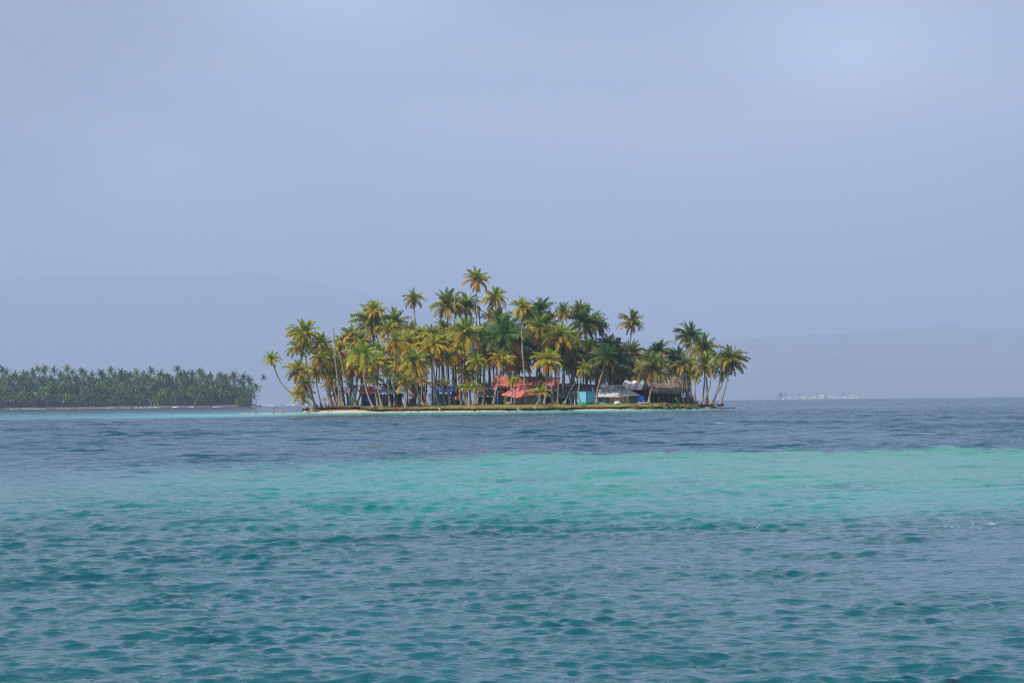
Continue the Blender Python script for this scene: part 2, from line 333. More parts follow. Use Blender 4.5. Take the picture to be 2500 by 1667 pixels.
for j, (d, k, dz) in enumerate(rows):
    for X in xs:
        side = max(.06, min(1, (1 - abs((X - (XL + XR) / 2) / ((XR - XL) / 2)) ** 5) ** .5 + .02))
        do = float(turf_off(X)); jit = .22 * mnoise.noise(Vector((X * .9, 1, 0))) + .12 * mnoise.noise(Vector((X * 3.1, 2, j * .3)))
        Y = float(front(X)) + do + (d if d < 1 else d * side) + (jit if j < 6 else 0)
        if k == 's': z = float(sand_z(X, Y)) - .05
        elif k == 'e': z = do * .085 + .52 + dz + .06 * mnoise.noise(Vector((X * 2, 0, j)))
        else: z = float(gz(X, Y)) + .05 * mnoise.noise(Vector((X * .7, Y * .7, 5)))
        vs.append((X, Y, z))
for j in range(len(rows) - 1):
    for i in range(n - 1): a = j * n + i; fs.append((a, a + 1, a + n + 1, a + n)); ms.append(0 if j < 3 else 1)
mb.add(vs, fs); mb.m = ms
o = mb.build('turf', [M_soil, M_grass], smooth=True); o['kind'] = 'structure'
mb = MB()
for i in range(15000):
    X = random.uniform(XL + .3, XR - .3); d = random.choice((random.uniform(-.1, .5), random.uniform(0, 4), random.uniform(0, 22)))
    Y = float(front(X) + turf_off(X)) + d; z = float(gz(X, Y)) - .04; h = random.uniform(.06, .2) * (1.5 if random.random() < .08 else 1); a = random.uniform(0, 3.14); w = random.uniform(.03, .10)
    c = Vector((X, Y, z)); u = Vector((math.cos(a), math.sin(a), 0)) * w
    mb.add([c - u, c + u, c + Vector((random.uniform(-.08, .08), random.uniform(-.1, .05), h))], [(0, 1, 2)])
o = mb.build('grass', M_blade, kind='stuff'); tag(o, 'short yellow-green grass covering the low island bank', 'grass')

# ------------------------------------------------------------------ palms
def leafmat(name, sheen):
    m = bpy.data.materials.new(name); m.use_nodes = True; t = m.node_tree; b = t.nodes['Principled BSDF']; o = t.nodes['Material Output']
    oi = N(t, 'ShaderNodeObjectInfo'); a = N(t, 'ShaderNodeAttribute', attribute_name='tone'); v = N(t, 'ShaderNodeMix', data_type='RGBA', blend_type='MULTIPLY'); v.inputs[0].default_value = 1
    L(t, oi.outputs['Color'], v.inputs[6]); L(t, a.outputs['Color'], v.inputs[7])
    L(t, v.outputs[2], b.inputs['Base Color']); b.inputs['Roughness'].default_value = .42; b.inputs['Specular IOR Level'].default_value = sheen
    tr = N(t, 'ShaderNodeBsdfTranslucent'); br = N(t, 'ShaderNodeMix', data_type='RGBA', blend_type='MULTIPLY'); br.inputs[0].default_value = 1; br.inputs[7].default_value = (1.3, 1.25, .7, 1)
    L(t, v.outputs[2], br.inputs[6]); L(t, br.outputs[2], tr.inputs['Color'])
    ms = N(t, 'ShaderNodeMixShader'); ms.inputs[0].default_value = .33
    L(t, b.outputs[0], ms.inputs[1]); L(t, tr.outputs[0], ms.inputs[2]); L(t, ms.outputs[0], o.inputs['Surface'])
    return m
M_leaf = leafmat('palm_leaflet', .4)
M_trunk = mat('palm_bark', (.21, .17, .135), col2=(.40, .345, .285), scale=1.2, rough=.95, spec=.1, bump=.6, bscale=6, stretch=(1, 1, 3))
M_trunkd = mat('palm_bark_dark', (.16, .13, .10), col2=(.28, .235, .19), scale=1.2, rough=.95, spec=.1, bump=.6, bscale=6, stretch=(1, 1, 3))
M_nut = mat('coconut_husk', (.36, .20, .03), col2=(.20, .17, .03), scale=3, rough=.6)
M_fibre = mat('crown_fibre', (.16, .10, .05), col2=(.28, .20, .08), scale=4, rough=1)
M_rachis = leafmat('palm_rachis', .5)
def frond_geo(e0, bend, seed, npair=30, lenf=1.0, simple=False):
    g = random.Random(seed); seg = 9; pts = []; p = Vector((0, 0, 0)); twist = g.uniform(-.35, .35)
    side = g.uniform(-.10, .10)
    for i in range(seg + 1):
        t = i / seg; pts.append(p.copy()); e = R(e0 - bend * t ** 1.25); yaw = side * t
        p += Vector((math.cos(e) * math.cos(yaw), math.cos(e) * math.sin(yaw), math.sin(e))) / seg
    V = []; Fc = []; T = []; MI = []
    def at(t):
        f = t * seg; i = min(int(f), seg - 1); u = f - i; d = (pts[i + 1] - pts[i]).normalized(); return pts[i].lerp(pts[i + 1], u), d
    if not simple:
        for i in range(seg + 1):
            w = .014 * (1 - .8 * i / seg); q = pts[i]
            V += [q + Vector((0, w, 0)), q + Vector((0, -w, 0)), q + Vector((0, 0, w * .8))]; T += [1.35] * 3
        for i in range(seg):
            for a, b in ((0, 1), (1, 2), (2, 0)): Fc.append((i * 3 + a, i * 3 + b, i * 3 + 3 + b, i * 3 + 3 + a)); MI.append(1)
    for s in (-1, 1):
        for i in range(npair):
            if not simple and g.random() < .12: continue
            t = .10 + .88 * (i + g.uniform(-.3, .3)) / npair; t = min(.985, max(.08, t)); q, d = at(t)
            lat = d.cross(Vector((0, 0, 1)))
            if lat.length < .05: lat = Vector((0, 1, 0))
            lat = lat.normalized() * s; up = lat.cross(d).normalized() * (1 if s > 0 else -1)
            if up.z < 0: up = -up
            ll = lenf * (.235 if e0 > -20 else .16) * (math.sin(math.pi * min(1, t * .80 + .20)) ** .6) * g.uniform(.8, 1.1)
            if g.random() < .05: ll *= .5
            dr = (lat * .80 + d * .62 + up * (.18 + twist * s)).normalized()
            w = d * (.025 if not simple else .085)
            tp = g.uniform(.75, 1.2)
            m_ = q + dr * ll * .5 + Vector((0, 0, -.05 * ll)); e_ = q + dr * ll * .88 + Vector((0, 0, -(.55 + g.uniform(-.1, .25)) * ll))
            k = len(V)
            if simple:
                V += [q - w, q + w, e_]; T += [tp] * 3; Fc.append((k, k + 1, k + 2)); MI.append(0)
            else:
                V += [q - w * .6, q + w * .6, m_ + w * .8, m_ - w * .8, e_]; T += [tp, tp, tp, tp, tp * 1.15]
                Fc += [(k, k + 1, k + 2, k + 3), (k + 3, k + 2, k + 4)]; MI += [0, 0]
    return V, Fc, T, MI
def mkmesh(name, V, Fc, T, MI, mats):
    me = bpy.data.meshes.new(name); me.from_pydata([tuple(v) for v in V], [], Fc)
    a = me.color_attributes.new('tone', 'FLOAT_COLOR', 'POINT'); a.data.foreach_set('color', np.array([[t, t, t * .95, 1] for t in T], np.float32).ravel())
    for m in mats: me.materials.append(m)
    me.polygons.foreach_set('material_index', MI); return me
CL = [(82, 40), (66, 62), (50, 80), (33, 92), (14, 96), (-8, 80), (-34, 46), (-62, 24)]
FR = [[mkmesh('frond', *frond_geo(e, b * k, 100 * i + s), [M_leaf, M_rachis]) for s, k in enumerate((1.0, .82, 1.18))] for i, (e, b) in enumerate(CL)]
nutb = MB()
for i in range(6): a = i * 1.05; nutb.blob((math.cos(a) * .24, math.sin(a) * .24, -.18 - .1 * (i % 2)), (.13, .13, .16), 6, 4)
MNUT = nutb.build('coconut_cluster', M_nut); C.objects.unlink(MNUT); MNUT = MNUT.data
shb = MB().tube([(0, 0, -.55), (0, 0, -.1), (0, 0, .25), (0, 0, .5)], [.16, .27, .24, .06], 7)
MSH = shb.build('crown_fibre', M_fibre); C.objects.unlink(MSH); MSH = MSH.data
STY = {  # young, middle, old leaf colours
    'Y': ((.30, .36, .03), (.47, .38, .02), (.54, .29, .02)),
    'O': ((.20, .32, .03), (.44, .38, .02), (.55, .28, .02)),
    'M': ((.14, .24, .035), (.25, .26, .025), (.48, .28, .02)),
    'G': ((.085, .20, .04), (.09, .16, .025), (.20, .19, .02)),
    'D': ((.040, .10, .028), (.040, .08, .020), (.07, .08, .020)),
    'N': ((.22, .33, .03), (.34, .36, .025), (.52, .36, .02)),
}
def lerp(a, b, t): return tuple(x * (1 - t) + y * t for x, y in zip(a, b))
def spline(pts, k):
    pts = [Vector(p) for p in pts]; q = [pts[0] * 2 - pts[1]] + pts + [pts[-1] * 2 - pts[-2]]; out_ = []
    for i in range(len(pts) - 1):
        a, b, c, d = q[i:i + 4]
        for j in range(k):
            t = j / k; out_.append(.5 * ((2 * b) + (c - a) * t + (2 * a - 5 * b + 4 * c - d) * t * t + (3 * b - a - 3 * c + d) * t ** 3))
    out_.append(pts[-1]); return out_
CROP = {1: (630, 650, 4.2375), 2: (850, 650, 4.2375), 3: (1150, 650, 4.2375), 4: (1450, 700, 4.9)}
used_bases = []
def palm(label, c, crown, rad_, way, base_x, r, sty='M', nf=22, group='coconut palms on the near island', dead=0, tr=1.0, young=False, nuts=None):
    ox, oy, s = CROP[c]; q = lambda p: (ox + p[0] / s, oy + p[1] / s)
    bx = ox + base_x / s; base = gp(bx, r); base.z -= .12
    cx, cyy = q(crown); top = P(cx, cyy, r + random.uniform(-.6, .6))
    hgt = top.z - base.z
    mids = [P(*q(w), r) for w in way]
    mids = [m for m in mids if m.z > base.z + .6]; mids.sort(key=lambda v: v.z)
    if not mids and not young: # a gently curved stem
        mids = [base.lerp(top, .35) + Vector(((top.x - base.x) * .16 + random.uniform(-.7, .7), 0, 0))]
    t_ = thing('palm_tree', label, 'palm tree', base, group)
    pts = spline([base] + mids + [top], 5 if len(mids) < 3 else 4); k = len(pts)
    w0 = (.172 if hgt > 6 else .145) * tr; rr = []
    for i, p in enumerate(pts):
        u = (p.z - base.z) / max(hgt, .1); rr.append(w0 * (1.12 - .35 * u) + .34 * tr * math.exp(-max(0, p.z - base.z) / .55) * (1 if hgt > 3 else .4))
    rr[0] *= 1.15
    # extra ring low on the stem for the flared root
    pts.insert(1, pts[0].lerp(pts[1], .3)); rr.insert(1, w0 * 1.15 + .26 * tr * math.exp(-(pts[1].z - base.z) / .55))
    MB().tube(pts, rr, 8).build('trunk', M_trunkd if sty == 'D' or random.random() < .15 else M_trunk, t_, smooth=True)
    if r <= 503 and not young:
        MB().blob(base + Vector((0, 0, .10)), (.75 * tr, .55, .34), 12, 7, .5, 2.2).build('root_mound', M_soil, t_, smooth=True)
    if rad_ <= 0: return t_
    Rm = rad_ / s / (F / r); Lf = Rm * 1.62; loc = top - base
    def put(me, nm, col, rz, sc, tilt=0):
        o_ = bpy.data.objects.new(nm, me); o_.parent = t_; o_.location = loc; o_.rotation_euler = (TL @ Matrix.Rotation(rz, 3, 'Z') @ Matrix.Rotation(random.gauss(0, tilt), 3, 'Y') @ Matrix.Rotation(random.gauss(0, tilt * 1.5), 3, 'X')).to_euler(); o_.scale = sc; o_.color = (*col, 1); C.objects.link(o_); return o_
    ys, md, od = STY[sty]
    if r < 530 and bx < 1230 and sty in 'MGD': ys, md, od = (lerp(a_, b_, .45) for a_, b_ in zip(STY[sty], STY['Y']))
    TL = Matrix.Rotation(random.gauss(.05, .14), 3, 'Y') @ Matrix.Rotation(random.gauss(0, .12), 3, 'X')
    n_ = int(nf * 1.7)
    lean = random.uniform(0, 6.28)
    for i in range(n_):
        t = (i + .5) / n_; f = t ** .95 * 6.7
        if young: f = t * 4.6
        ci = min(7, max(0, int(f + random.gauss(0, .45)))); az = i * 2.39996 + lean + random.gauss(0, .18)
        tt = t + random.gauss(0, .10)
        col = lerp(ys, md, max(0, min(1, tt * 2))) if tt < .5 else lerp(md, od, max(0, min(1, (tt - .5) * 2.1)))
        if t > .8 and random.random() < (.35 if sty in 'YO' else .12): col = (.50, .20, .03) if random.random() < .6 else (.13, .075, .04)
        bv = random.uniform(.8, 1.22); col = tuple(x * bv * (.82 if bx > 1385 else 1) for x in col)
        l_ = Lf * random.uniform(.85, 1.1) * (1.0 if 1 < ci < 6 else .86); l_ *= (1 if ci < 6 else .9)
        put(random.choice(FR[ci]), 'frond', col, az, (l_, l_ * random.uniform(.85, 1.1), l_), .07)
    for i in range(dead): put(random.choice(FR[7]), 'frond', (.12, .07, .045), random.uniform(0, 6.28), (Lf * .75,) * 3, .2)
    if nuts is None: nuts = random.random() < .45 and not young
    if nuts: put(MNUT, 'coconut_cluster', (1, 1, 1), random.uniform(0, 6), (1.1,) * 3)
    if not young: put(MSH, 'crown_fibre', (1, 1, 1), random.uniform(0, 6), (tr * .8, tr * .8, 1))
    return t_
PALMS = [
 ('leaning palm at the left tip of the island, curved out over the water', 1, (143, 965), 78, [(180, 1080), (250, 1220), (370, 1340)], 485, 503, 'N', 15, 2),
 ('tall dark green palm at the left end with a broad shaggy crown', 1, (480, 715), 140, [(485, 850), (505, 1050), (530, 1200)], 590, 508, 'M', 26, 2),
 ('dark crowned palm tucked just behind the tall left-end palm', 1, (425, 850), 108, [(480, 1100)], 600, 514, 'G', 20, 1),
 ('yellow-green palm leaning left, lowest large crown at the left end', 1, (415, 1095), 120, [(450, 1210), (500, 1340)], 555, 505, 'Y', 24, 0),
 ('golden palm with drooping fronds beside the leaning left-tip palm', 1, (470, 1225), 95, [(530, 1330)], 620, 511, 'Y', 22, 1),
 ('low palm with a hanging skirt of yellow fronds near the left tip', 1, (445, 1330), 100, [(500, 1400)], 570, 515, 'O', 20, 0),
 ('palm with a round bright crown left of the bare pole trunks', 1, (665, 830), 112, [(690, 960), (705, 1180)], 775, 509, 'M', 24, 1),
 ('golden-olive palm on a curved dark trunk left of the bare poles', 1, (635, 965), 108, [(645, 1060), (690, 1200)], 745, 507, 'O', 22, 0),
 ('slim palm with low olive crown among the left-end trunks', 1, (600, 1095), 95, [(610, 1250)], 655, 517, 'Y', 20, 0),
 ('small yellow palm leaning right between the left-end trunks', 1, (765, 1185), 62, [(790, 1280)], 845, 508, 'Y', 15, 0),
 ('green palm low behind the small yellow leaning palm', 1, (740, 1090), 95, [(770, 1250)], 800, 518, 'M', 20, 0),
 ('front palm with arching golden crown and strongly flared curving trunk', 1, (1075, 935), 140, [(1085, 1080), (1110, 1240), (1150, 1370)], 1190, 498, 'N', 25, 0),
 ('tall slender palm rising above the left grove, golden lower fronds', 1, (1207, 455), 95, [(1198, 600), (1250, 800), (1330, 1040)], 1420, 524, 'Y', 19, 1),
 ('broad dark green palm behind the tall slender golden palm', 1, (1190, 600), 178, [(1200, 900)], 1240, 528, 'G', 26, 0),
 ('dark green palm right of the tall slender golden palm', 1, (1420, 590), 128, [(1430, 900)], 1450, 526, 'G', 22, 0),
 ('tall thin palm standing alone above the grove, left of the pole', 1, (1612, 338), 92, [(1618, 500), (1635, 700)], 1660, 526, 'G', 17, 1),
 ('palm with orange hanging flower stalk and golden fronds in the left grove', 1, (1415, 800), 118, [(1418, 1000), (1410, 1250)], 1405, 506, 'O', 23, 0),
 ('green palm on the left shoulder of the grove', 1, (975, 725), 105, [(960, 1000)], 1000, 522, 'M', 21, 0),
 ('small dark palm at the top left edge of the grove', 1, (895, 785), 85, [(900, 1000)], 940, 525, 'G', 18, 0),
 ('green palm behind the front arching golden palm', 1, (1060, 780), 98, [(1060, 1000)], 1080, 520, 'M', 20, 0),
 ('yellow palm right behind the bare pole trunks', 1, (960, 1060), 102, [(970, 1200)], 1010, 511, 'Y', 21, 0),
 ('golden-brown palm right of the front arching palm', 1, (1185, 1010), 122, [(1200, 1130), (1245, 1300)], 1275, 505, 'O', 22, 0),
 ('slim palm with small green crown in front of the dark blue wall', 1, (1335, 1105), 78, [(1345, 1280)], 1360, 500, 'N', 16, 0),
 ('young bright green palm standing on the grass before the left huts', 1, (1512, 1225), 118, [(1520, 1350)], 1520, 500, 'N', 16, 0),
 ('full round palm with one orange hanging frond, front of the left grove', 1, (1612, 1020), 142, [(1620, 1150), (1650, 1300)], 1720, 499, 'M', 26, 0),
 ('golden palm crown behind the round front palm', 1, (1560, 790), 122, [(1570, 1100)], 1590, 516, 'Y', 23, 0),
 ('dark small palm in front of the red roof at far left', 1, (1195, 1185), 88, [(1215, 1320)], 1235, 509, 'G', 18, 0),
 ('green palm on the grove skyline left of the lone thin palm', 1, (1590, 675), 98, [(1590, 1000)], 1600, 522, 'M', 20, 0),
 ('pale green palm between the dark palm and the golden orange palm', 1, (1350, 665), 100, [(1350, 1000)], 1365, 520, 'M', 20, 0),
 ('golden palm on the left grove edge above the bare trunks', 1, (850, 880), 98, [(860, 1100)], 890, 519, 'Y', 20, 0),
 ('yellow palm with low crown right of the young bright palm', 2, (760, 1190), 84, [(758, 1300)], 755, 507, 'Y', 16, 0),
 ('tall wide-crowned palm left of the thin bare pole on the skyline', 2, (1028, 405), 145, [(1030, 600), (1035, 1000)], 1040, 522, 'G', 25, 1),
 ('tall wide-crowned palm right of the thin bare pole on the skyline', 2, (1212, 425), 135, [(1212, 650), (1212, 1000)], 1215, 525, 'G', 24, 2),
 ('tallest palm of the island, highest crown on a thin straight trunk', 2, (1325, 150), 112, [(1330, 400), (1330, 700)], 1345, 523, 'M', 21, 3),
 ('tall golden palm right of the tallest palm, orange dead skirt', 2, (1518, 335), 110, [(1522, 500), (1528, 800)], 1530, 521, 'O', 21, 3),
 ('thin brown palm with ragged top touching the tall golden palm', 2, (1492, 395), 45, [(1493, 600), (1496, 900)], 1500, 524, 'O', 8, 6),
 ('small yellow palm poking up left of the tall golden palm', 2, (1455, 510), 68, [(1458, 640)], 1462, 527, 'Y', 15, 1),
 ('big front palm with wide umbrella crown on a tall dark trunk, mid grove', 2, (1210, 720), 158, [(1207, 900), (1185, 1150), (1195, 1330)], 1225, 503, 'M', 27, 0),
 ('golden palm with orange hanging frond on straight pale trunk, mid grove', 2, (985, 815), 130, [(970, 1000), (970, 1250)], 1003, 504, 'Y', 24, 0),
 ('palm with golden crown on a thick pale curving trunk left of blue tarp', 2, (880, 830), 125, [(885, 1050), (900, 1250), (920, 1390)], 960, 502, 'Y', 24, 0),
 ('short yellow-green palm in front of the blue tarp roof', 2, (1022, 965), 88, [(1022, 1150)], 1042, 503, 'Y', 18, 0),
 ('palm with small golden-green crown on slim trunk before the grey roofs', 2, (1332, 1000), 98, [(1330, 1200), (1320, 1360)], 1300, 499, 'N', 20, 0),
 ('yellow palm on dark trunk behind, between the two slim front palms', 2, (1412, 935), 125, [(1412, 1150), (1405, 1330)], 1378, 506, 'Y', 24, 0),
 ('palm whose pale trunk leans right in front of the red roofed huts', 2, (1577, 960), 105, [(1565, 1130), (1520, 1330)], 1490, 500, 'Y', 21, 0),
 ('dark green low palm in front of the thatched side of the blue hut', 2, (1250, 1125), 105, [(1258, 1280)], 1262, 507, 'M', 20, 0),
 ('young palm at the turf edge with a small green crown and swollen base', 2, (1225, 1262), 58, [(1222, 1350)], 1242, 493, 'N', 13, 0),
 ('second young palm just right of the turf-edge young palm', 2, (1300, 1262), 62, [(1302, 1350)], 1283, 498, 'N', 13, 0),
 ('small yellow palm leaning right before the grey tarp roof', 2, (1365, 1272), 50, [(1345, 1350)], 1325, 502, 'Y', 12, 0),
 ('green palm low on the skyline left of the wide-crowned pair', 2, (980, 645), 92, [(985, 900)], 990, 527, 'G', 19, 0),
 ('pale green palm on the skyline right of the lone thin palm', 2, (860, 720), 105, [(865, 1000)], 870, 519, 'M', 21, 0),
 ('olive palm below the lone thin palm on the grove skyline', 2, (760, 745), 96, [(760, 1000)], 770, 523, 'M', 20, 0),
 ('palm on the skyline between the wide-crowned pair and the poles', 2, (1110, 690), 92, [(1110, 1000)], 1120, 521, 'M', 20, 0),
 ('palm on the skyline just below the tallest palm', 2, (1400, 695), 98, [(1400, 1000)], 1400, 524, 'G', 20, 0),
 ('orange-tinged palm behind the umbrella-crowned mid grove palm', 2, (1130, 880), 108, [(1140, 1100)], 1160, 513, 'O', 22, 0),
 ('low golden palm right of the leaning pale trunk', 2, (1670, 1050), 92, [(1665, 1200)], 1655, 508, 'Y', 18, 0),
 ('very broad dark green palm at the centre, trunk bending to the right', 3, (345, 750), 205, [(350, 880), (395, 1080), (425, 1230)], 440, 505, 'G', 28, 0),
 ('blue-green palm behind the broad central palm', 3, (300, 560), 125, [(300, 900)], 310, 522, 'G', 22, 0),
 ('golden slender palm with a long white trunk in front of the red roofs', 3, (527, 432), 108, [(522, 620), (530, 850), (548, 1100)], 555, 500, 'Y', 20, 2),
 ('large green palm behind the red roofs, right of the long white trunk', 3, (700, 665), 155, [(692, 850), (680, 1080)], 668, 512, 'M', 26, 0),
 ('dark green palm high behind, right of the golden slender palm', 3, (715, 470), 128, [(712, 800)], 700, 524, 'G', 23, 0),
 ('dark palm filling the skyline notch right of the centre', 3, (800, 590), 105, [(800, 900)], 800, 527, 'D', 21, 0),
 ('green palm just behind the golden slender palm crown', 3, (600, 540), 122, [(600, 900)], 605, 520, 'G', 22, 0),
 ('green palm on the skyline left of the right-hand pair', 3, (950, 490), 100, [(950, 800)], 955, 524, 'M', 20, 0),
 ('small high palm crown left of the dark spiky palm', 3, (1125, 465), 98, [(1128, 800)], 1130, 525, 'M', 20, 0),
 ('dark spiky palm, big crown high on the right of the grove', 3, (1190, 610), 165, [(1195, 900)], 1200, 517, 'G', 25, 1),
 ('palm with brownish tips at the right edge of the high crowns', 3, (1295, 615), 108, [(1290, 900)], 1285, 521, 'M', 21, 0),
 ('palm with drooping orange fronds on a straight trunk, right of the huts', 3, (930, 740), 148, [(915, 950), (905, 1200)], 888, 505, 'O', 25, 0),
 ('bright palm with hanging orange frond in front of the big red roof', 3, (795, 990), 125, [(785, 1150), (770, 1300)], 748, 499, 'Y', 23, 0),
 ('palm behind with trunk slanting right to a pale foot by the red jug', 3, (825, 900), 95, [(822, 1050), (835, 1250)], 842, 506, 'M', 19, 0),
 ('pale green palm above the cyan hut', 3, (1215, 880), 130, [(1195, 1000), (1188, 1180)], 1180, 513, 'M', 23, 0),
 ('small golden palm on a long trunk leaning steeply right, left of the cyan hut', 3, (1190, 1050), 76, [(1130, 1130), (1040, 1260), (980, 1390)], 958, 500, 'Y', 17, 0),
 ('small palm whose thin bowed trunk crosses the cyan hut', 3, (1160, 1075), 66, [(1120, 1230), (1112, 1340)], 1150, 493, 'N', 14, 0),
 ('palm with curved trunk standing at the right side of the cyan hut', 3, (1385, 950), 125, [(1370, 1060), (1315, 1250)], 1288, 497, 'G', 23, 1),
 ('huge dark palm drooping over the white roof, leaning trunk', 3, (1460, 1015), 215, [(1400, 1150), (1290, 1300)], 1215, 503, 'D', 30, 1),
 ('tall isolated palm above the right half, ragged reddish skirt', 3, (1655, 580), 112, [(1655, 700), (1635, 900), (1610, 1100)], 1595, 520, 'M', 22, 2),
 ('mid-height palm below the tall isolated palm', 3, (1670, 890), 105, [(1670, 1050)], 1660, 526, 'M', 20, 0),
 ('dark palm at the right end of the high grove', 3, (1430, 840), 128, [(1425, 1000)], 1410, 517, 'G', 23, 0),
 ('dark green palm stepping down the right edge of the grove', 3, (1520, 900), 112, [(1515, 1050)], 1500, 521, 'G', 21, 0),
 ('large dark palm behind the twin thick trunks', 3, (505, 830), 165, [(485, 950), (468, 1130)], 462, 517, 'D', 25, 0),
 ('thin yellow palm pair, left, in front of the front red tarp hut', 3, (428, 1185), 55, [(425, 1300)], 405, 497, 'Y', 12, 0),
 ('thin yellow palm pair, right, in front of the front red tarp hut', 3, (470, 1180), 50, [(455, 1300)], 442, 498, 'Y', 12, 0),
 ('young yellow palm leaning over the bank before the front red hut', 3, (712, 1318), 88, [(706, 1385)], 655, 490, 'Y', 14, 0),
 ('golden palm left of the red roof, behind the leaning pale trunk', 3, (390, 905), 88, [(385, 1050)], 380, 514, 'Y', 18, 0),
 ('small dark palm in front of the big red roof', 3, (725, 1150), 52, [(725, 1210)], 725, 511, 'G', 13, 0),
 ('olive palm behind two parallel trunks left of the cyan hut', 3, (960, 900), 110, [(955, 1100), (950, 1250)], 945, 509, 'G', 20, 1),
 ('palm with thin trunk reaching the dark grey roof', 3, (1075, 900), 100, [(1070, 1050), (1055, 1200)], 1050, 511, 'M', 20, 0),
 ('green palm behind the white roof, right of the huge dark palm', 4, (470, 800), 115, [(465, 950)], 460, 522, 'M', 21, 0),
 ('orange-yellow drooping palm behind the rusty roof', 4, (480, 960), 100, [(480, 1050)], 480, 516, 'O', 20, 0),
 ('dark green palm on the skyline behind the rusty roof', 4, (790, 790), 132, [(790, 950)], 800, 522, 'G', 23, 0),
 ('brown-tipped palm left of the large palm before the thatched hut', 4, (625, 880), 92, [(630, 980)], 640, 518, 'M', 19, 0),
 ('large palm leaning over the thatched hut with one orange hanging frond', 4, (722, 985), 190, [(705, 1150), (670, 1290)], 645, 499, 'M', 28, 1),
 ('high palm at the right, long dark fronds and dead brown skirt', 4, (1142, 600), 145, [(1145, 760), (1150, 950)], 1155, 519, 'G', 22, 4),
 ('light green palm above the right end of the thatched hut', 4, (1095, 935), 125, [(1105, 1080)], 1120, 508, 'M', 22, 0),
 ('dark palm behind the thatched ridge', 4, (950, 900), 122, [(950, 1000)], 950, 520, 'D', 22, 0),
 ('green palm behind the thatched hut, left of the high right palm', 4, (1000, 835), 100, [(1000, 950)], 1005, 524, 'G', 20, 0),
 ('tall green palm right of the high dark palm', 4, (1310, 760), 165, [(1330, 950), (1350, 1150)], 1352, 512, 'M', 25, 0),
 ('palm with orange hanging frond just right of the thatched hut', 4, (1320, 945), 142, [(1325, 1100), (1310, 1280)], 1295, 507, 'O', 24, 0),
 ('palm with a tattered orange-brown skirt at the hut corner', 4, (1218, 1090), 70, [(1215, 1200)], 1195, 505, 'O', 12, 3),
 ('palm with two crossing trunks near the right end, yellowish crown', 4, (1545, 900), 108, [(1515, 1100), (1460, 1290)], 1410, 504, 'M', 22, 0),
 ('small ragged palm with a pinkish dead crown, crossing trunk', 4, (1535, 1060), 72, [(1520, 1190), (1440, 1320)], 1378, 503, 'G', 14, 2),
 ('last palm at the right end, leaning right with drooping fronds', 4, (1645, 885), 152, [(1608, 1050), (1560, 1250)], 1500, 501, 'M', 25, 2),
 ('tiny palm sprout by the posts at the left end', 1, (690, 1385), 30, [(690, 1410)], 690, 504, 'N', 10, 0),
]
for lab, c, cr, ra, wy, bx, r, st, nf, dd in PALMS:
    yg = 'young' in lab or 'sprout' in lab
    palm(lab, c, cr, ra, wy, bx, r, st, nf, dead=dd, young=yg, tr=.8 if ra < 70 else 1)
# bare trunks whose crowns are gone
for lab, c, cr, wy, bx, r in [
 ('tall bare dead trunk rising above the left grove', 1, (780, 638), [(795, 820), (835, 1100)], 880, 515),
 ('thick bare trunk without crown, left end of the grove', 1, (782, 835), [(800, 1000), (832, 1250)], 836, 506),
 ('slanting bare trunk right of the thick crownless one', 1, (835, 880), [(880, 1080), (925, 1250)], 962, 508),
 ('thin bare pole trunk between the two wide-crowned palms', 2, (1102, 278), [(1100, 500), (1105, 900)], 1108, 520),
 ('short bare trunk top right of the tallest palm', 2, (1358, 412), [(1362, 600), (1365, 900)], 1368, 525),
 ('pale crownless trunk curving up near the right end', 4, (1407, 985), [(1385, 1180), (1350, 1300)], 1300, 503),
 ('broken stump with a short side stick near the left tip', 1, (690, 1365), [(695, 1400)], 712, 503),
 ('pale trunk foot with lost top beside the round front palm', 2, (705, 1180), [(715, 1300)], 730, 501)]:
    palm(lab, c, cr, 0, wy, bx, r, 'M', group='dead palm trunks', tr=.9)
# filling crowns deep in the grove, told apart by nothing
fill = random.Random(3)
for i in range(40):
    x = fill.uniform(790, 1560); top_y = np.interp(x, [790, 850, 1000, 1200, 1400, 1480, 1560], [872, 835, 815, 800, 815, 850, 890])
    y = top_y + fill.uniform(15, 75 if x > 1150 else 60); lx = (x - 1150) * 4.2375; ly = (y - 650) * 4.2375
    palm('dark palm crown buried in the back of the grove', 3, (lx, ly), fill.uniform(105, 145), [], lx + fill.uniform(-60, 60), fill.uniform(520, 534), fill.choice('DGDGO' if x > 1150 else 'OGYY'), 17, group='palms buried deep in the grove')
for i in range(34):
    x = fill.uniform(800, 1500); y = fill.uniform(868, 915) - (20 if 1000 < x < 1400 else 0); lx = (x - 1150) * 4.2375; ly = (y - 650) * 4.2375
    palm('half-hidden golden-green palm in the middle rows of the grove', 3, (lx, ly), fill.uniform(95, 135), [], lx + fill.uniform(-70, 70), fill.uniform(512, 522), fill.choice('YMOG' if x > 1150 else 'YYOM'), 18, group='half-hidden palms in the middle rows')
for i in range(16):
    x = 800 + 29 * i + fill.uniform(-10, 10); y = fill.uniform(938, 962); lx = (x - 1150) * 4.2375; ly = (y - 650) * 4.2375
    palm('young palm growing low between the trunks in the shade of the grove', 3, (lx, ly), fill.uniform(60, 85), [], lx + fill.uniform(-10, 10), fill.uniform(514, 526), fill.choice('GMD'), 11, group='young palms low in the grove')
for i in range(10):
    x = fill.uniform(1590, 1690); y = fill.uniform(900, 915); lx = (x - 1450) * 4.9; ly = (y - 700) * 4.9
    if i < 4: palm('dark palm crown behind the thatched hut ridge', 4, (lx, ly), fill.uniform(90, 120), [], lx, fill.uniform(518, 526), fill.choice('DG'), 16, group='palms hidden behind the thatched hut')

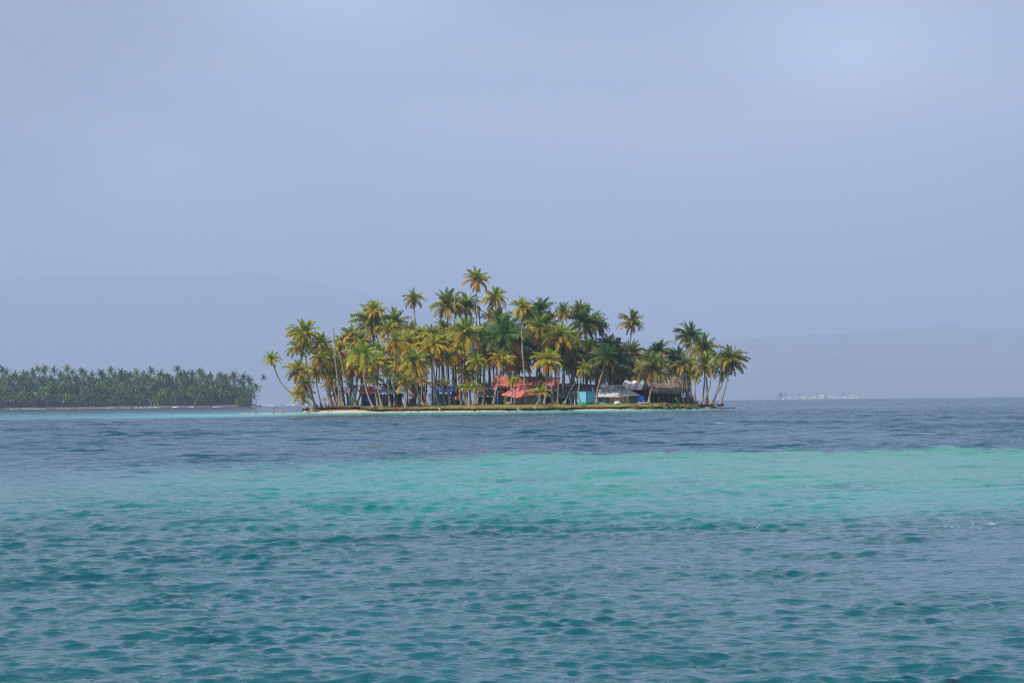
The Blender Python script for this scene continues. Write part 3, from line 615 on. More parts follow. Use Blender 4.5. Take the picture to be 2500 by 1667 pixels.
for i, (x, r_) in enumerate([(905, 501), (944, 503), (1020, 500), (1062, 499), (1143, 500), (1166, 498), (1335, 497), (1365, 499), (1381, 498), (828, 502), (1700, 500), (1478, 497)]):
    b = gp(x, r_); o = bpy.data.objects.new('fallen_frond', random.choice(FR[4])); o.location = b + Vector((0, 0, .12)); o.rotation_euler = (R(180) if i % 2 else .1, random.uniform(-.15, .15), random.uniform(0, 6.28)); o.scale = (2.2,) * 3; o.color = random.choice([(.22, .13, .06, 1), (.32, .20, .07, 1), (.16, .10, .06, 1)]); C.objects.link(o)
    tag(o, 'dry brown palm frond fallen on the grass bank', 'palm frond', 'fallen fronds on the grass')

# ------------------------------------------------------------------ huts
M_red = mat('red_tarp', (.50, .085, .075), col2=(.72, .16, .14), scale=1.2, rough=.55, bump=.3, bscale=3)
M_red2 = mat('red_roof_sheet', (.52, .11, .09), col2=(.78, .27, .22), scale=1.1, rough=.6)
M_redw = mat('red_worn_tarp', (.62, .12, .10), col2=(.80, .28, .25), scale=2.2, rough=.6, bump=.4, bscale=4)
M_dgrey = mat('dark_grey_roof', (.055, .062, .075), col2=(.085, .095, .11), scale=1.0, rough=.6)
M_grey = mat('pale_zinc_sheet', (.62, .63, .65), col2=(.76, .77, .79), scale=.8, rough=.5)
M_mgrey = mat('weathered_zinc', (.20, .22, .25), col2=(.30, .32, .36), scale=1.0, rough=.5)
M_rust = mat('rusty_zinc', (.52, .17, .10), col2=(.62, .55, .54), scale=1.6, rough=.8)
M_cane = mat('cane_wall', (.13, .10, .075), col2=(.24, .195, .15), scale=6, rough=.95, stretch=(6, 6, .5))
M_wood = mat('weathered_wood', (.10, .07, .05), col2=(.22, .17, .125), scale=3, rough=.9)
M_woodl = mat('pale_wood', (.34, .27, .19), col2=(.48, .40, .30), scale=3, rough=.9)
M_dark = mat('dark_boards', (.035, .026, .022), col2=(.07, .052, .045), scale=2, rough=.95)  # dark brown planks; the dimness of hut interiors is in this colour too
M_thatch = mat('thatch', (.20, .14, .105), col2=(.40, .30, .24), scale=4, rough=1, bump=.7, bscale=14, stretch=(1, 1, .4))
M_thatchd = mat('old_thatch', (.07, .055, .045), col2=(.15, .115, .09), scale=4, rough=1, bump=.7, bscale=14)
M_blue = mat('blue_tarp', (.02, .095, .50), col2=(.04, .17, .68), scale=1.5, rough=.45, bump=.5, bscale=2)
M_blued = mat('dark_blue_tarp', (.010, .035, .19), col2=(.018, .06, .30), scale=1.5, rough=.5, bump=.5, bscale=2)
M_bluew = mat('navy_wall', (.012, .022, .11), col2=(.02, .04, .17), scale=1, rough=.8)
M_cyan = mat('cyan_paint', (.13, .46, .68), col2=(.17, .54, .76), scale=1.2, rough=.7)
M_green = mat('green_paint', (.035, .25, .12), col2=(.05, .33, .17), scale=1.2, rough=.7)
M_cyanw = mat('worn_cyan_paint', (.11, .27, .36), col2=(.33, .36, .36), scale=2.2, rough=.8)
M_white = mat('white_paint', (.72, .72, .70), var=.08, rough=.6)
M_black = mat('black_void', (.012, .012, .014), var=.2, rough=.9)
M_redp = mat('red_plastic', (.55, .02, .02), var=.15, rough=.4)
M_teal = mat('teal_cloth', (.02, .22, .26), var=.2, rough=.8)
M_gcloth = mat('green_cloth', (.06, .22, .05), var=.25, rough=.8)
M_or = mat('orange_plastic', (.75, .20, .02), var=.1, rough=.4)
M_pink = mat('pink_cloth', (.62, .22, .38), var=.1, rough=.8)

def wrinkle(amp, fx=6, fy=3, sag=0.0, seed=0.0):
    return lambda u, w: amp * mnoise.noise(Vector((u * fx + seed, w * fy, seed))) - sag * math.sin(math.pi * u) * math.sin(math.pi * w)
def fringe(mb, a, b, n, ln, down=Vector((0, 0, -1)), spread=.25):
    a, b = Vector(a), Vector(b); u = (b - a).normalized()
    for i in range(n):
        p = a.lerp(b, random.random()); l = ln * random.uniform(.5, 1.2); e = p + down * l + Vector((random.gauss(0, spread * l), random.gauss(-.02, .1), random.gauss(0, .04)))
        w = random.uniform(.03, .07); mb.add([p - u * w, p + u * w, e], [(0, 1, 2)])
def strands(mb, c, n, ln=.7):
    """thatch strands lying on a slope; c as for sheet"""
    c = [Vector(q) for q in c]; nr = (c[1] - c[0]).cross(c[3] - c[0]).normalized()
    for i in range(n):
        u, w = random.random(), random.random(); p = (c[0] * (1 - u) + c[1] * u) * (1 - w) + (c[3] * (1 - u) + c[2] * u) * w
        dn = ((c[0] * (1 - u) + c[1] * u) - (c[3] * (1 - u) + c[2] * u)).normalized(); sd = (c[1] - c[0]).normalized()
        e = p + dn * ln * random.uniform(.5, 1.2) + sd * random.gauss(0, .14) + nr * random.uniform(.02, .14)
        mb.add([p - sd * .04 + nr * .02, p + sd * .04 + nr * .02, e], [(0, 1, 2)])
def cane(mb, a, b, h, n, top_j=.02, w=None):
    a, b = Vector(a), Vector(b); L_ = (b - a).length; w = w or L_ / n * .92; rz = math.atan2(b.y - a.y, b.x - a.x)
    for i in range(n):
        p = a.lerp(b, (i + .5) / n); hh = h * random.uniform(1 - top_j, 1)
        mb.box(p + Vector((random.uniform(-.01, .01), random.uniform(-.03, .03), hh / 2)), (w, .05, hh), rz + random.uniform(-.2, .2))
def boards(parent, name, a, b, h, n, m, gap=.06, labels=None):
    """each board its own part"""
    a, b = Vector(a), Vector(b); L_ = (b - a).length; rz = math.atan2(b.y - a.y, b.x - a.x)
    for i in range(n):
        p = a.lerp(b, (i + .5) / n); MB().box(p + Vector((0, random.uniform(-.02, .02), h / 2)), (L_ / n * (1 - gap), .05, h * random.uniform(.97, 1)), rz).build(name, m, parent)
def post(parent, x, r, ytop, m=M_wood, w=.12, lean=0.0):
    b = gp(x, r); t = P(x + lean, ytop, r); MB().tube([b - Vector((0, 0, .1)), b.lerp(t, .5) + Vector((random.uniform(-.04, .04), 0, 0)), t], [w * .6, w * .55, w * .5], 6).build('post', m, parent)
def corr(c, m, parent, name='roof_sheet', n=1, mats=None, waves=8, gap=.003):
    """corrugated sheets laid side by side, each one a part"""
    c = [Vector(q) for q in c]
    for i in range(n):
        u0, u1 = i / n + gap / 2, (i + 1) / n - gap / 2
        q = [c[0].lerp(c[1], u0), c[0].lerp(c[1], u1), c[3].lerp(c[2], u1), c[3].lerp(c[2], u0)]
        dz = random.uniform(0, .015); lo = 0
        q = [v + Vector((0, 0, dz)) for v in q]
        MB().sheet(q, waves * 2, 1, lambda u, w: (.012 + .004 * (waves < 5)) * math.cos(u * waves * 2 * math.pi / 2), .02).build(name, (mats[i] if mats else m), parent)

# A: left huts with blue walls ---------------------------------------
t = thing('hut', 'low hut with dark blue walls and faded red roof at left of the grove', 'hut', gp(898, 514))
MB().sheet([P(876, 960, 512), P(922, 960, 512), P(915, 944, 516), P(880, 944, 516)], 10, 3, wrinkle(.12)).build('roof', M_red, t)
a, b = gp(882, 512.6), gp(918, 512.6); boards(t, 'wall_board', a, b, P(900, 959, 512.6).z - a.z, 5, M_bluew)
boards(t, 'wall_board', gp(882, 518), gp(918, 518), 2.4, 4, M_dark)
t = thing('awning', 'small red awning over a dark blue hanging sheet, leftmost hut piece', 'awning', gp(849, 511))
MB().sheet([P(833, 960.5, 509), P(853, 960.5, 509), P(853, 957, 511), P(837, 957.5, 511)], 6, 2, wrinkle(.06)).build('canopy', M_red, t)
MB().sheet([gp(846, 510), gp(858, 510), P(856, 960, 510), P(845, 960, 510)], 8, 4, wrinkle(.25, 9, 2)).build('hanging_sheet', M_blued, t)
post(t, 839, 510, 959); post(t, 859, 511, 958)
t = thing('hut', 'open shed with flat grey-white roof and red posts between the palms', 'hut', gp(950, 516))
corr([P(922, 959, 513), P(983, 959, 513), P(980, 950.5, 517), P(925, 950.5, 517)], M_mgrey, t, n=5)
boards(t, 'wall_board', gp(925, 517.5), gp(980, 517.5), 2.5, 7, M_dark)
for x in (927, 932, 938, 955, 968, 979): post(t, x, 514, 959, M_redp if x < 940 else M_wood)
t = thing('shelter', 'little lean-to with a salmon red roof right of the grey shed', 'shelter', gp(1005, 512))
MB().sheet([P(998, 966, 510), P(1013, 968, 510), P(1009, 960, 512.5), P(996, 958, 512.5)], 5, 2, wrinkle(.06)).build('roof', M_redw, t)
boards(t, 'wall_board', gp(996, 511.5), gp(1011, 511.5), 1.5, 3, M_dark); post(t, 998, 510.4, 966); post(t, 1011, 510.4, 967)
# B: blue tarp hut ---------------------------------------------------
t = thing('hut', 'hut under a bright blue tarpaulin with old thatch on its right side', 'hut', gp(1092, 518))
MB().sheet([P(1063, 956, 513), P(1106, 957, 513), P(1110, 939, 517), P(1066, 938.5, 517)], 18, 8, wrinkle(.22, 9, 3)).build('blue_tarp_roof', M_blue, t, smooth=True)
MB().sheet([gp(1060, 513.3), gp(1069, 513.3), P(1068, 955, 513.2), P(1062, 952, 513.2)], 8, 5, wrinkle(.2, 7, 2)).build('hanging_sheet', M_blued, t)
MB().sheet([gp(1071, 513.6), gp(1080, 513.6), P(1080, 972, 513.6), P(1072, 970, 513.6)], 5, 4, wrinkle(.12)).build('hanging_cloth', M_teal, t)
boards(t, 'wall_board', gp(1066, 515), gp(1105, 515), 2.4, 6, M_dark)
th = MB(); q = [P(1100, 976, 512), P(1128, 976, 513), P(1118, 941, 517), P(1106, 940, 517)]; th.sheet(q, 6, 4, wrinkle(.2), .25); o = th.build('thatch_roof', M_thatchd, t)
th = MB(); strands(th, q, 500); fringe(th, q[0], q[1], 150, .5); th.build('thatch_strand', M_thatchd, t, kind='stuff')
boards(t, 'wall_board', gp(1103, 514), gp(1125, 514), 1.3, 4, M_dark)
# C: dark grey roofed hut -------------------------------------------
t = thing('hut', 'dark grey roofed hut left of the big red roof', 'hut', gp(1185, 514))
MB().sheet([P(1166, 963, 510), P(1206, 966, 510), P(1204, 941, 515), P(1170, 941.5, 515)], 10, 4, wrinkle(.07)).build('roof', M_dgrey, t)
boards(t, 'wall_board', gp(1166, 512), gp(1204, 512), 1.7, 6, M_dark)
t = thing('shelter', 'small shelter with a pale grey tarp in front of the dark grey hut', 'shelter', gp(1176, 509))
MB().sheet([P(1168, 963, 506), P(1186, 964, 506), P(1182, 952, 508), P(1174, 953, 508)], 8, 4, wrinkle(.12)).build('tarp_roof', M_mgrey, t)
for x, rr_ in ((1170, 506.5), (1184, 506.5), (1173, 508), (1183, 508)): post(t, x, rr_, 961)
boards(t, 'wall_board', gp(1170, 508), gp(1184, 508), 1.4, 3, M_dark)
# D: big red roof ----------------------------------------------------
t = thing('house', 'large house with a long salmon red roof in the middle of the island', 'house', gp(1285, 520))
corr([P(1206, 946, 512), P(1282, 951, 512), P(1290, 919, 520), P(1212, 918, 520)], M_red2, t, n=3)
corr([P(1282, 951.2, 512), P(1362, 952, 512), P(1369, 921, 520), P(1290, 919, 520)], M_red2, t, n=3)
MB().sheet([P(1196, 961, 513), P(1210, 953, 511.7), P(1212, 918, 520), P(1206, 922, 521)], 4, 4, wrinkle(.1)).build('roof_end', M_redw, t)
boards(t, 'wall_board', gp(1214, 513.5), gp(1360, 513.5), 2.8, 18, M_cane)
MB().sheet([P(1216, 958, 511), P(1228, 960, 511), P(1229, 953, 512.5), P(1219, 951, 512.5)], 4, 2, wrinkle(.05)).build('low_roof', M_red, t)
# grey gabled lean-to between -------------------------------------
t = thing('lean_to', 'dark gabled lean-to with a pale sloping edge against the big red roof', 'lean-to', gp(1325, 509))
MB().sheet([P(1306, 955, 507.5), P(1340, 956.5, 507.5), P(1321, 938.5, 509.5), P(1312, 938.5, 509.5)], 6, 4, wrinkle(.08)).build('roof', M_dgrey, t)
MB().tube([P(1317, 938, 507.4), P(1331, 948, 507.2), P(1344, 956, 507)], .15, 6).build('edge_roll', M_mgrey, t)
MB().sheet([P(1340, 957.5, 507), P(1352, 957, 507), P(1351, 954, 508), P(1341, 954, 508)], 3, 2, wrinkle(.04)).build('red_flap', M_red, t)
boards(t, 'wall_board', gp(1318, 509), gp(1345, 509), 1.5, 4, M_dark)
# E: front red tarp hut ---------------------------------------------
t = thing('hut', 'front cane-walled hut with crumpled red tarpaulin roof close to the bank', 'hut', gp(1272, 503))
e = [P(1224, 964, 499.5), P(1270, 972, 498.5), P(1298, 945, 503), P(1254, 944, 503)]
MB().sheet(e, 22, 12, wrinkle(.22, 7, 4, .12, 2), .04).build('tarp_roof', M_redw, t, smooth=True)
e2 = [P(1266, 970.5, 498.6), P(1306, 964, 500), P(1299, 950, 502.8), P(1286, 951.5, 502.5)]
MB().sheet(e2, 14, 9, wrinkle(.30, 5, 4, .1, 5), .04).build('tarp_flap', M_red, t, smooth=True)
z1 = P(1260, 971, 500).z; a, b = gp(1229, 500.3), gp(1320, 500.3); cn = MB(); cane(cn, a, b, z1 - a.z, 92); cn.build('cane_wall', M_cane, t, kind='stuff')
cn = MB(); cane(cn, gp(1229, 500.4), gp(1229.5, 505), z1 - a.z + .2, 36); cane(cn, gp(1320, 500.4), gp(1319, 505), z1 - a.z - .2, 36); cn.build('side_wall', M_cane, t, kind='stuff')
MB().sheet([gp(1235, 500), gp(1247, 500), P(1246, 981, 500), P(1236, 981, 500)], 3, 3, wrinkle(.03), .03).build('pale_panel', M_woodl, t)
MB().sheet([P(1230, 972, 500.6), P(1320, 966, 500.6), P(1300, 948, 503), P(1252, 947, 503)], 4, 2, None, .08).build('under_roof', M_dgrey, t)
# F: long dark grey roof --------------------------------------------
t = thing('house', 'long house with dark blue-grey roof behind the cyan hut', 'house', gp(1395, 512))
corr([P(1350, 970, 507), P(1400, 971, 507), P(1412, 936.5, 513), P(1366, 936, 513)], M_dgrey, t, n=4)
corr([P(1400, 971.2, 507), P(1452, 969, 507), P(1458, 939, 513), P(1412, 936.7, 513)], M_dgrey, t, n=4)
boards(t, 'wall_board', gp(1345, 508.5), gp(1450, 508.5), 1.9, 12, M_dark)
MB().sheet([P(1386, 937.5, 513.2), P(1397, 937, 513.2), P(1396, 933, 515), P(1390, 933, 515)], 3, 2, None).build('ridge_patch', M_red, t)
for x in (1356, 1372, 1388, 1398): post(t, x, 507.4, 970, M_wood)
# G: cyan hut -------------------------------------------------------
t = thing('cyan_hut', 'small bright cyan box hut with a green painted base at the shore', 'hut', gp(1430, 498))
A_, B_, D_ = gp(1407.6, 499.8), gp(1428.5, 497.2), gp(1452, 498.9)
zt = P(1428, 957, 497.2).z; zg = P(1428, 981.5, 497.2).z; zb = min(A_.z, B_.z, D_.z) - .35; E_ = A_ + D_ - B_
def prism(c, z0, z1):
    m = MB(); k = len(c); m.add([(p.x, p.y, z0) for p in c] + [(p.x, p.y, z1) for p in c], [tuple(range(k))[::-1], tuple(range(k, 2 * k))] + [(i, (i + 1) % k, (i + 1) % k + k, i + k) for i in range(k)]); return m
cen = (A_ + D_) / 2
grow = lambda c, k: [cen + (p - cen) * k for p in c]
prism([A_, B_, D_, E_], zg, zt).build('wall', M_cyan, t)
prism(grow([A_, B_, D_, E_], 1.012), zb, zg + .004).build('green_base', M_green, t)
prism(grow([A_, B_, D_, E_], 1.06), zt + .002, zt + .14).build('roof_slab', M_cyan, t)
por = [P(1396.5, 956, 500.6), P(1409, 956, 499.5), P(1412, 956, 503), P(1399, 956, 504)]
prism(por, zt + .0, zt + .13).build('porch_slab', M_cyan, t)
for fx in (1433.3, 1444):
    u = (fx - 1428.5) / 23.5; p = B_.lerp(D_, u); MB().box((p.x, p.y - .02, P(fx, 959.8, 497.5).z), (.16, .06, .22), math.atan2(D_.y - B_.y, D_.x - B_.x)).build('vent_hole', M_black, t)
pp = B_.lerp(D_, .75); MB().tube([(pp.x, pp.y + .3, zt + .1), (pp.x, pp.y + .3, zt + .85)], .07, 6).build('vent_pipe', M_woodl, t)
post(t, 1403.5, 500.5, 957, M_woodl)
for i, yy in enumerate((973, 976, 979, 982, 985, 988)): MB().blob(P(1403.2, yy, 500.2), (.12, .12, .13), 6, 4).build('baluster', M_white, t)
MB().box(P(1401, 978.5, 500.4), (1.6, .06, .06)).build('rail', M_cyan, t)
t = thing('porch_clutter', 'stacked white jars and railings under the cyan porch roof', 'shelf', gp(1392, 503))
for x in (1390, 1397): post(t, x, 503, 972, M_wood)
for x, yy in ((1391, 974), (1393, 979), (1395, 975), (1396, 984), (1392, 985)): MB().blob(P(x, yy, 502.7), (.17, .15, .2), 7, 5).build('jar', M_white, t)
MB().box(P(1393.5, 981.5, 502.8), (.8, .3, .05)).build('shelf', M_wood, t); MB().box(P(1393.5, 977, 502.8), (.8, .3, .05)).build('shelf', M_wood, t)
# H: pale hip roof house --------------------------------------------
t = thing('house', 'cane house with a pale grey hipped metal roof right of the cyan hut', 'house', gp(1508, 506))
corr([P(1452, 968.5, 500.5), P(1514, 969, 500), P(1520, 939.5, 506.5), P(1472, 938.5, 506.5)], M_grey, t, n=7)
corr([P(1513, 967.5, 500), P(1563, 965.5, 501), P(1527, 947.5, 505), P(1519, 949, 505)], M_grey, t, n=5, gap=.006)
MB().sheet([P(1519, 949, 505.2), P(1530, 950, 505.2), P(1524, 941, 507), P(1519, 941, 507)], 2, 2, None).build('gable', M_mgrey, t)
MB().tube([P(1519, 940, 506.6), P(1517, 955, 503), P(1513, 968, 500)], .07, 5).build('valley_seam', M_dgrey, t)
MB().tube([P(1526, 947, 505.2), P(1544, 956, 503), P(1563, 965, 501)], .08, 5).build('hip_ridge', M_grey, t)
cn = MB(); a, b = gp(1455, 501.6), gp(1560, 501.8); cane(cn, a, b, P(1500, 968, 501.6).z - a.z, 110); cn.build('cane_wall', M_cane, t, kind='stuff')
cn = MB(); cane(cn, gp(1558, 502), gp(1556, 508), 1.7, 40); cn.build('side_wall', M_cane, t, kind='stuff')
# I: rusty corrugated roof ------------------------------------------
t = thing('shed', 'shed with corrugated roof of pale and rust-red sheets behind the grey hip roof', 'shed', gp(1550, 510))
corr([P(1516, 951, 508.5), P(1566, 951.5, 507.5), P(1576, 929, 511), P(1524, 928.5, 512)], M_grey, t, n=9, mats=[M_grey, M_grey, M_grey, M_rust, M_grey, M_rust, M_rust, M_grey, M_grey], waves=3)
MB().add([P(1576, 929, 510), P(1567, 951, 507.8), P(1588, 952, 508.4), P(1577, 929.5, 512)], [(0, 1, 2), (0, 2, 3), (0, 3, 1), (1, 3, 2)]).build('thatch_gable', M_thatchd, t)
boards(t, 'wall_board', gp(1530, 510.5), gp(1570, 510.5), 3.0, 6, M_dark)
boards(t, 'wall_board', gp(1556, 513), gp(1592, 513), 3.4, 6, M_dark, .02)  # dark boards added behind so the bright gap beside the roof stays dark
# J: thatched hut ---------------------------------------------------
t = thing('thatched_hut', 'large thatched open hut on posts near the right end', 'hut', gp(1630, 512))
slopes = [([P(1586, 951, 505), P(1640, 954, 504.5), P(1640, 921, 511), P(1590, 921, 511)], 1300), ([P(1640, 954, 504.5), P(1668, 953, 505), P(1666, 922, 511), P(1640, 921, 511)], 800), ([P(1527, 944, 512.5), P(1590, 946, 512.5), P(1592, 920, 516.5), P(1528, 919.5, 516.5)], 1100), ([P(1667, 953, 505), P(1686, 950, 511), P(1676, 922.5, 512), P(1666, 922, 511)], 600)]
for q, n_ in slopes:
    MB().sheet(q, 14, 8, wrinkle(.28, 6, 5, 0, random.random() * 9), .25).build('thatch_slope', M_thatch, t, smooth=True)
    th = MB(); strands(th, q, n_ * 2); fringe(th, q[0], q[1], n_ // 2, .7); fringe(th, q[3], q[2], n_ // 8, .35, Vector((0, 0, 1)), .7); th.build('thatch_strand', M_thatch, t, kind='stuff')
# small front gable with crossed sticks
q = [P(1641, 952, 503.6), P(1665, 955, 503.8), P(1652, 925, 508.5), P(1649, 925, 508.5)]
MB().sheet(q, 8, 7, wrinkle(.22, 5, 5), .2).build('gable_thatch', M_thatch, t); th = MB(); strands(th, q, 900); fringe(th, q[0], q[1], 260, .7); th.build('thatch_strand', M_thatch, t, kind='stuff')
MB().tube([P(1646, 932, 506.5), P(1650.5, 922.5, 508.5)], .05, 5).build('ridge_stick', M_wood, t); MB().tube([P(1656, 932, 506.5), P(1650, 922.5, 508.4)], .05, 5).build('ridge_stick', M_wood, t)
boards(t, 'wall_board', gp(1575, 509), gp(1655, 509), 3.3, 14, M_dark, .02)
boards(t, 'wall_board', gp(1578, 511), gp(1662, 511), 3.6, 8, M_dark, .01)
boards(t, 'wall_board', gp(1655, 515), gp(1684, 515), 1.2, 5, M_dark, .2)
for x, r_ in ((1584, 506), (1595, 505), (1604, 506), (1612, 505.5), (1620, 505), (1631, 505), (1640, 505.4), (1650, 506), (1657, 505), (1661, 508), (1668, 506), (1673, 509), (1679, 508), (1684, 511), (1664, 512), (1676, 513)): post(t, x, r_, 951, M_wood, .16, random.uniform(-1, 1))
for y_ in (966, 975): MB().tube([P(1655, y_, 508), P(1684, y_ - 1, 510)], .06, 5).build('cross_beam', M_wood, t)
t = thing('branch_heap', 'heap of dry branches stacked at the right side of the thatched hut', 'branch pile', gp(1690, 508))
for i in range(26):
    x = random.uniform(1684, 1694); r_ = random.uniform(506, 510); b = gp(x, r_); MB().tube([b, P(x + random.uniform(-4, 4), random.uniform(960, 970), r_)], [.06, .03], 5).build('branch', M_wood, t)
# K: blue tarp ------------------------------------------------------
o = MB().sheet([gp(1553.5, 500.6), gp(1573.5, 500.6), P(1572, 966, 501), P(1557, 964, 501)], 16, 10, wrinkle(.32, 6, 3, 0, 4), .04).build('hanging_tarp', M_blue, smooth=True); tag(o, 'deep blue tarpaulin hanging between the grey-roofed house and thatched hut', 'tarpaulin')
# L: stick fence ----------------------------------------------------
t = thing('stick_fence', 'ragged fence of upright sticks in front of the grey-roofed house', 'fence', gp(1512, 498.5))
for i in range(34):
    x = 1490 + i * 1.36 + random.uniform(-.5, .5); b = gp(x, 498.4 + random.uniform(-.2, .2)); yt = random.uniform(960, 971)
    MB().tube([b - Vector((0, 0, .1)), P(x + random.uniform(-1.6, 1.6), yt, 498.4)], [.055, .03], 5).build('stick', M_wood if i % 3 else M_woodl, t)
for y_ in (971, 978): MB().tube([P(1489, y_ + 1, 498.2), P(1512, y_ - 1, 498.2), P(1536, y_, 498.2)], .05, 5).build('rail', M_wood, t)
# low walls ---------------------------------------------------------
def lowwall(lab, x0, x1, r_, ytop, m):
    a, b = gp(x0, r_), gp(x1, r_); z = P((x0 + x1) / 2, ytop, r_).z; c = (a + b) / 2; w = MB(); w.box((c.x, c.y, (z + a.z - .3) / 2), ((b - a).length, .35, z - a.z + .3), math.atan2(b.y - a.y, b.x - a.x)); tag(w.build('low_wall', m, origin=c), lab, 'wall')
lowwall('low bright blue wall right of the cyan hut', 1457, 1477, 499, 982, M_cyan)
lowwall('low wall with flaking blue paint before the stick fence', 1477.3, 1499, 498.2, 982, M_cyanw)
# N: boats and shore clutter ----------------------------------------
def boat(label, name, c, ln, w, h, rz, m, upside=False, mi=M_wood):
    t = thing(name, label, 'boat', c); mb = MB(); V = []; Fq = []; n_ = 12; sec = 7
    Mz = Matrix.Rotation(rz, 3, 'Z'); s_ = -1 if upside else 1
    for layer in (0, 1):
        for i in range(n_ + 1):
            u = i / n_ * 2 - 1; wd = w / 2 * (1 - abs(u) ** 2.6) + .03; kz = h * (.25 * abs(u) ** 3)
            for j in range(sec):
                a = math.pi * j / (sec - 1); k = 1 - .14 * layer
                p = Vector((u * ln / 2 * (1 - .03 * layer), -math.cos(a) * wd * k, kz + (h - math.sin(a) ** .7 * h) * (1 if layer == 0 else .96) + (.05 if layer else 0)))
                if upside: p.z = h - p.z
                V.append(Vector(c) + Mz @ p)
    q = (n_ + 1) * sec
    for layer in (0, 1):
        for i in range(n_):
            for j in range(sec - 1): a = layer * q + i * sec + j; Fq.append((a, a + 1, a + sec + 1, a + sec))
    for i in range(n_):
        for j in (0, sec - 1): a = i * sec + j; Fq.append((a, a + sec, a + sec + q, a + q))
    mb.add(V, Fq).build('hull', m, t, smooth=True)
    if not upside:
        for u in (-.3, .25):
            p = Vector(c) + Mz @ Vector((u * ln / 2, 0, h * .8)); MB().box(p, (.18, w * .85, .04), rz).build('seat', mi, t)
    return t
boat('weathered dugout canoe drawn up on the bank before the thatched hut', 'dugout_canoe', gp(1571, 491.5) + Vector((0, 0, .0)), 2.6, .7, .42, .12, M_woodl)
boat('upturned grey boat lying right of the flaking blue wall', 'upturned_boat', gp(1505, 495) + Vector((0, 0, .1)), 1.25, .8, .5, .1, M_grey, True)
boat('small red and white boat pulled up beside the young bright palm', 'rowing_boat', gp(972, 503) + Vector((0, 0, .05)), 1.6, .7, .4, .5, M_redp)
o = MB().blob(gp(984, 502.5) + Vector((0, 0, .38)), (.26, .24, .34), 8, 6, .1).build('float_buoy', M_white, smooth=True); tag(o, 'white rounded float leaning by the red boat', 'float')
t = thing('crate', 'brown wooden crate at the water edge below the stick fence', 'crate', (XW(1535, 485), 485.5, .1))
for i in range(3): MB().box((XW(1535, 485), 485.3, .12 + i * .13), (1.9, .05, .115)).build('plank', M_wood, t)
for dx in (-.92, .92): MB().box((XW(1535, 485) + dx, 485.7, .25), (.06, .7, .36)).build('side', M_wood, t)
MB().box((XW(1535, 485), 485.7, .44), (1.86, .72, .03)).build('lid', M_wood, t)
o = MB().tube([(XW(1516, 485) - .4, 485.3, .24), (XW(1516, 485) + .2, 485.6, .28), (XW(1516, 485) + .5, 485.9, .3)], [.26, .27, .2], 9).build('barrel', M_black, smooth=True); tag(o, 'dark barrel lying on the sand left of the brown crate', 'barrel')
t = thing('dugout_canoe', 'pale old plank canoe lying low on sand left of the dark barrel', 'boat', (XW(1503, 486), 487, .2))
MB().blob((XW(1503, 486), 487, .26), (1.0, .3, .14), 12, 6, .1).build('hull', M_woodl, t, smooth=True)
o = MB().blob(gp(1342, 499) + Vector((0, 0, .22)), (.22, .2, .26), 8, 6).build('jug', M_redp, smooth=True); tag(o, 'red plastic jug on the grass right of the front red-roofed hut', 'jug')
o = MB().blob(gp(1047, 508) + Vector((0, 0, .14)), (.16, .16, .16), 8, 6).build('buoy', M_or, smooth=True); tag(o, 'small orange buoy on the grass left of the blue tarp hut', 'buoy')
t = thing('laundry_line', 'line of red, blue and white washing right of the blue tarp hut', 'laundry', gp(1118, 508))
MB().tube([P(1110, 967, 508), P(1118, 969, 508), P(1128, 967.5, 508)], .02, 4).build('rope', M_wood, t)
for x, m_ in ((1112, M_white), (1116, M_redp), (1120.5, M_redp), (1124.5, M_blue)): MB().sheet([P(x - 1.4, 976 - (x % 3), 508), P(x + 1.6, 976 - (x % 3), 508), P(x + 1.5, 969, 508), P(x - 1.5, 969, 508)], 3, 3, wrinkle(.05), .02).build('garment', m_, t)
post(t, 1110, 508, 966); post(t, 1128, 508, 966)
o = MB().sheet([gp(1212.5, 503), gp(1215, 503), P(1215, 967, 503), P(1212.5, 967, 503)], 2, 4, wrinkle(.05), .03).build('hanging_cloth', M_blue); tag(o, 'narrow blue cloth hanging between the trunks left of the front red hut', 'cloth')
o = MB().sheet([P(1651, 984, 503), P(1659, 983, 503), P(1658, 971, 503.4), P(1651, 970, 503.4)], 5, 5, wrinkle(.12), .03).build('hanging_cloth', M_gcloth); tag(o, 'green cloth hanging right of the person in white shirt', 'cloth')
# driftwood, roots, rocks and weed heaps on the bank
def log(label, pts, r0, cat='driftwood', m=M_woodl, name='driftwood'):
    o = MB().tube(pts, [r0 * (1 - .5 * i / (len(pts) - 1)) for i in range(len(pts))], 7).build(name, m, smooth=True); tag(o, label, cat)
def edge(x, dd=0.0, dz=0.0):
    X = XW(x, 490); Y = float(front(X) + turf_off(X)) + dd; X = XW(x, Y); return Vector((X, Y, float(sand_z(X, Y)) + dz))
t = thing('driftwood', 'pale forked driftwood root below the front red-roofed hut', 'driftwood', edge(1264, -.6))
for i in range(7):
    b = edge(1264 + random.uniform(-3, 3), -.6, .05); MB().tube([b, b + Vector((random.uniform(-.5, .4), random.uniform(-.2, .1), random.uniform(.15, .6)))], [.09, .04], 6).build('root', M_woodl, t)
log('short broken stump hanging over the bank left of the turf-edge young palm', [edge(1073, -.5, .1), edge(1071, -.2, .45), edge(1067, .2, .85)], .2)
o = MB().blob(edge(1067, .35, .95), (.42, .35, .26), 9, 6, .25).build('root_ball', M_wood, smooth=True); tag(o, 'round grey root ball on top of the broken stump', 'root')
o = MB().blob(edge(1303, -.25, .5), (.40, .3, .24), 9, 6, .2).build('boulder', M_woodl, smooth=True); tag(o, 'pale round boulder at the foot of the young leaning yellow palm', 'rock')
t = thing('driftwood', 'spidery pale root stranded on the bank before the red boat', 'driftwood', edge(977, -.4))
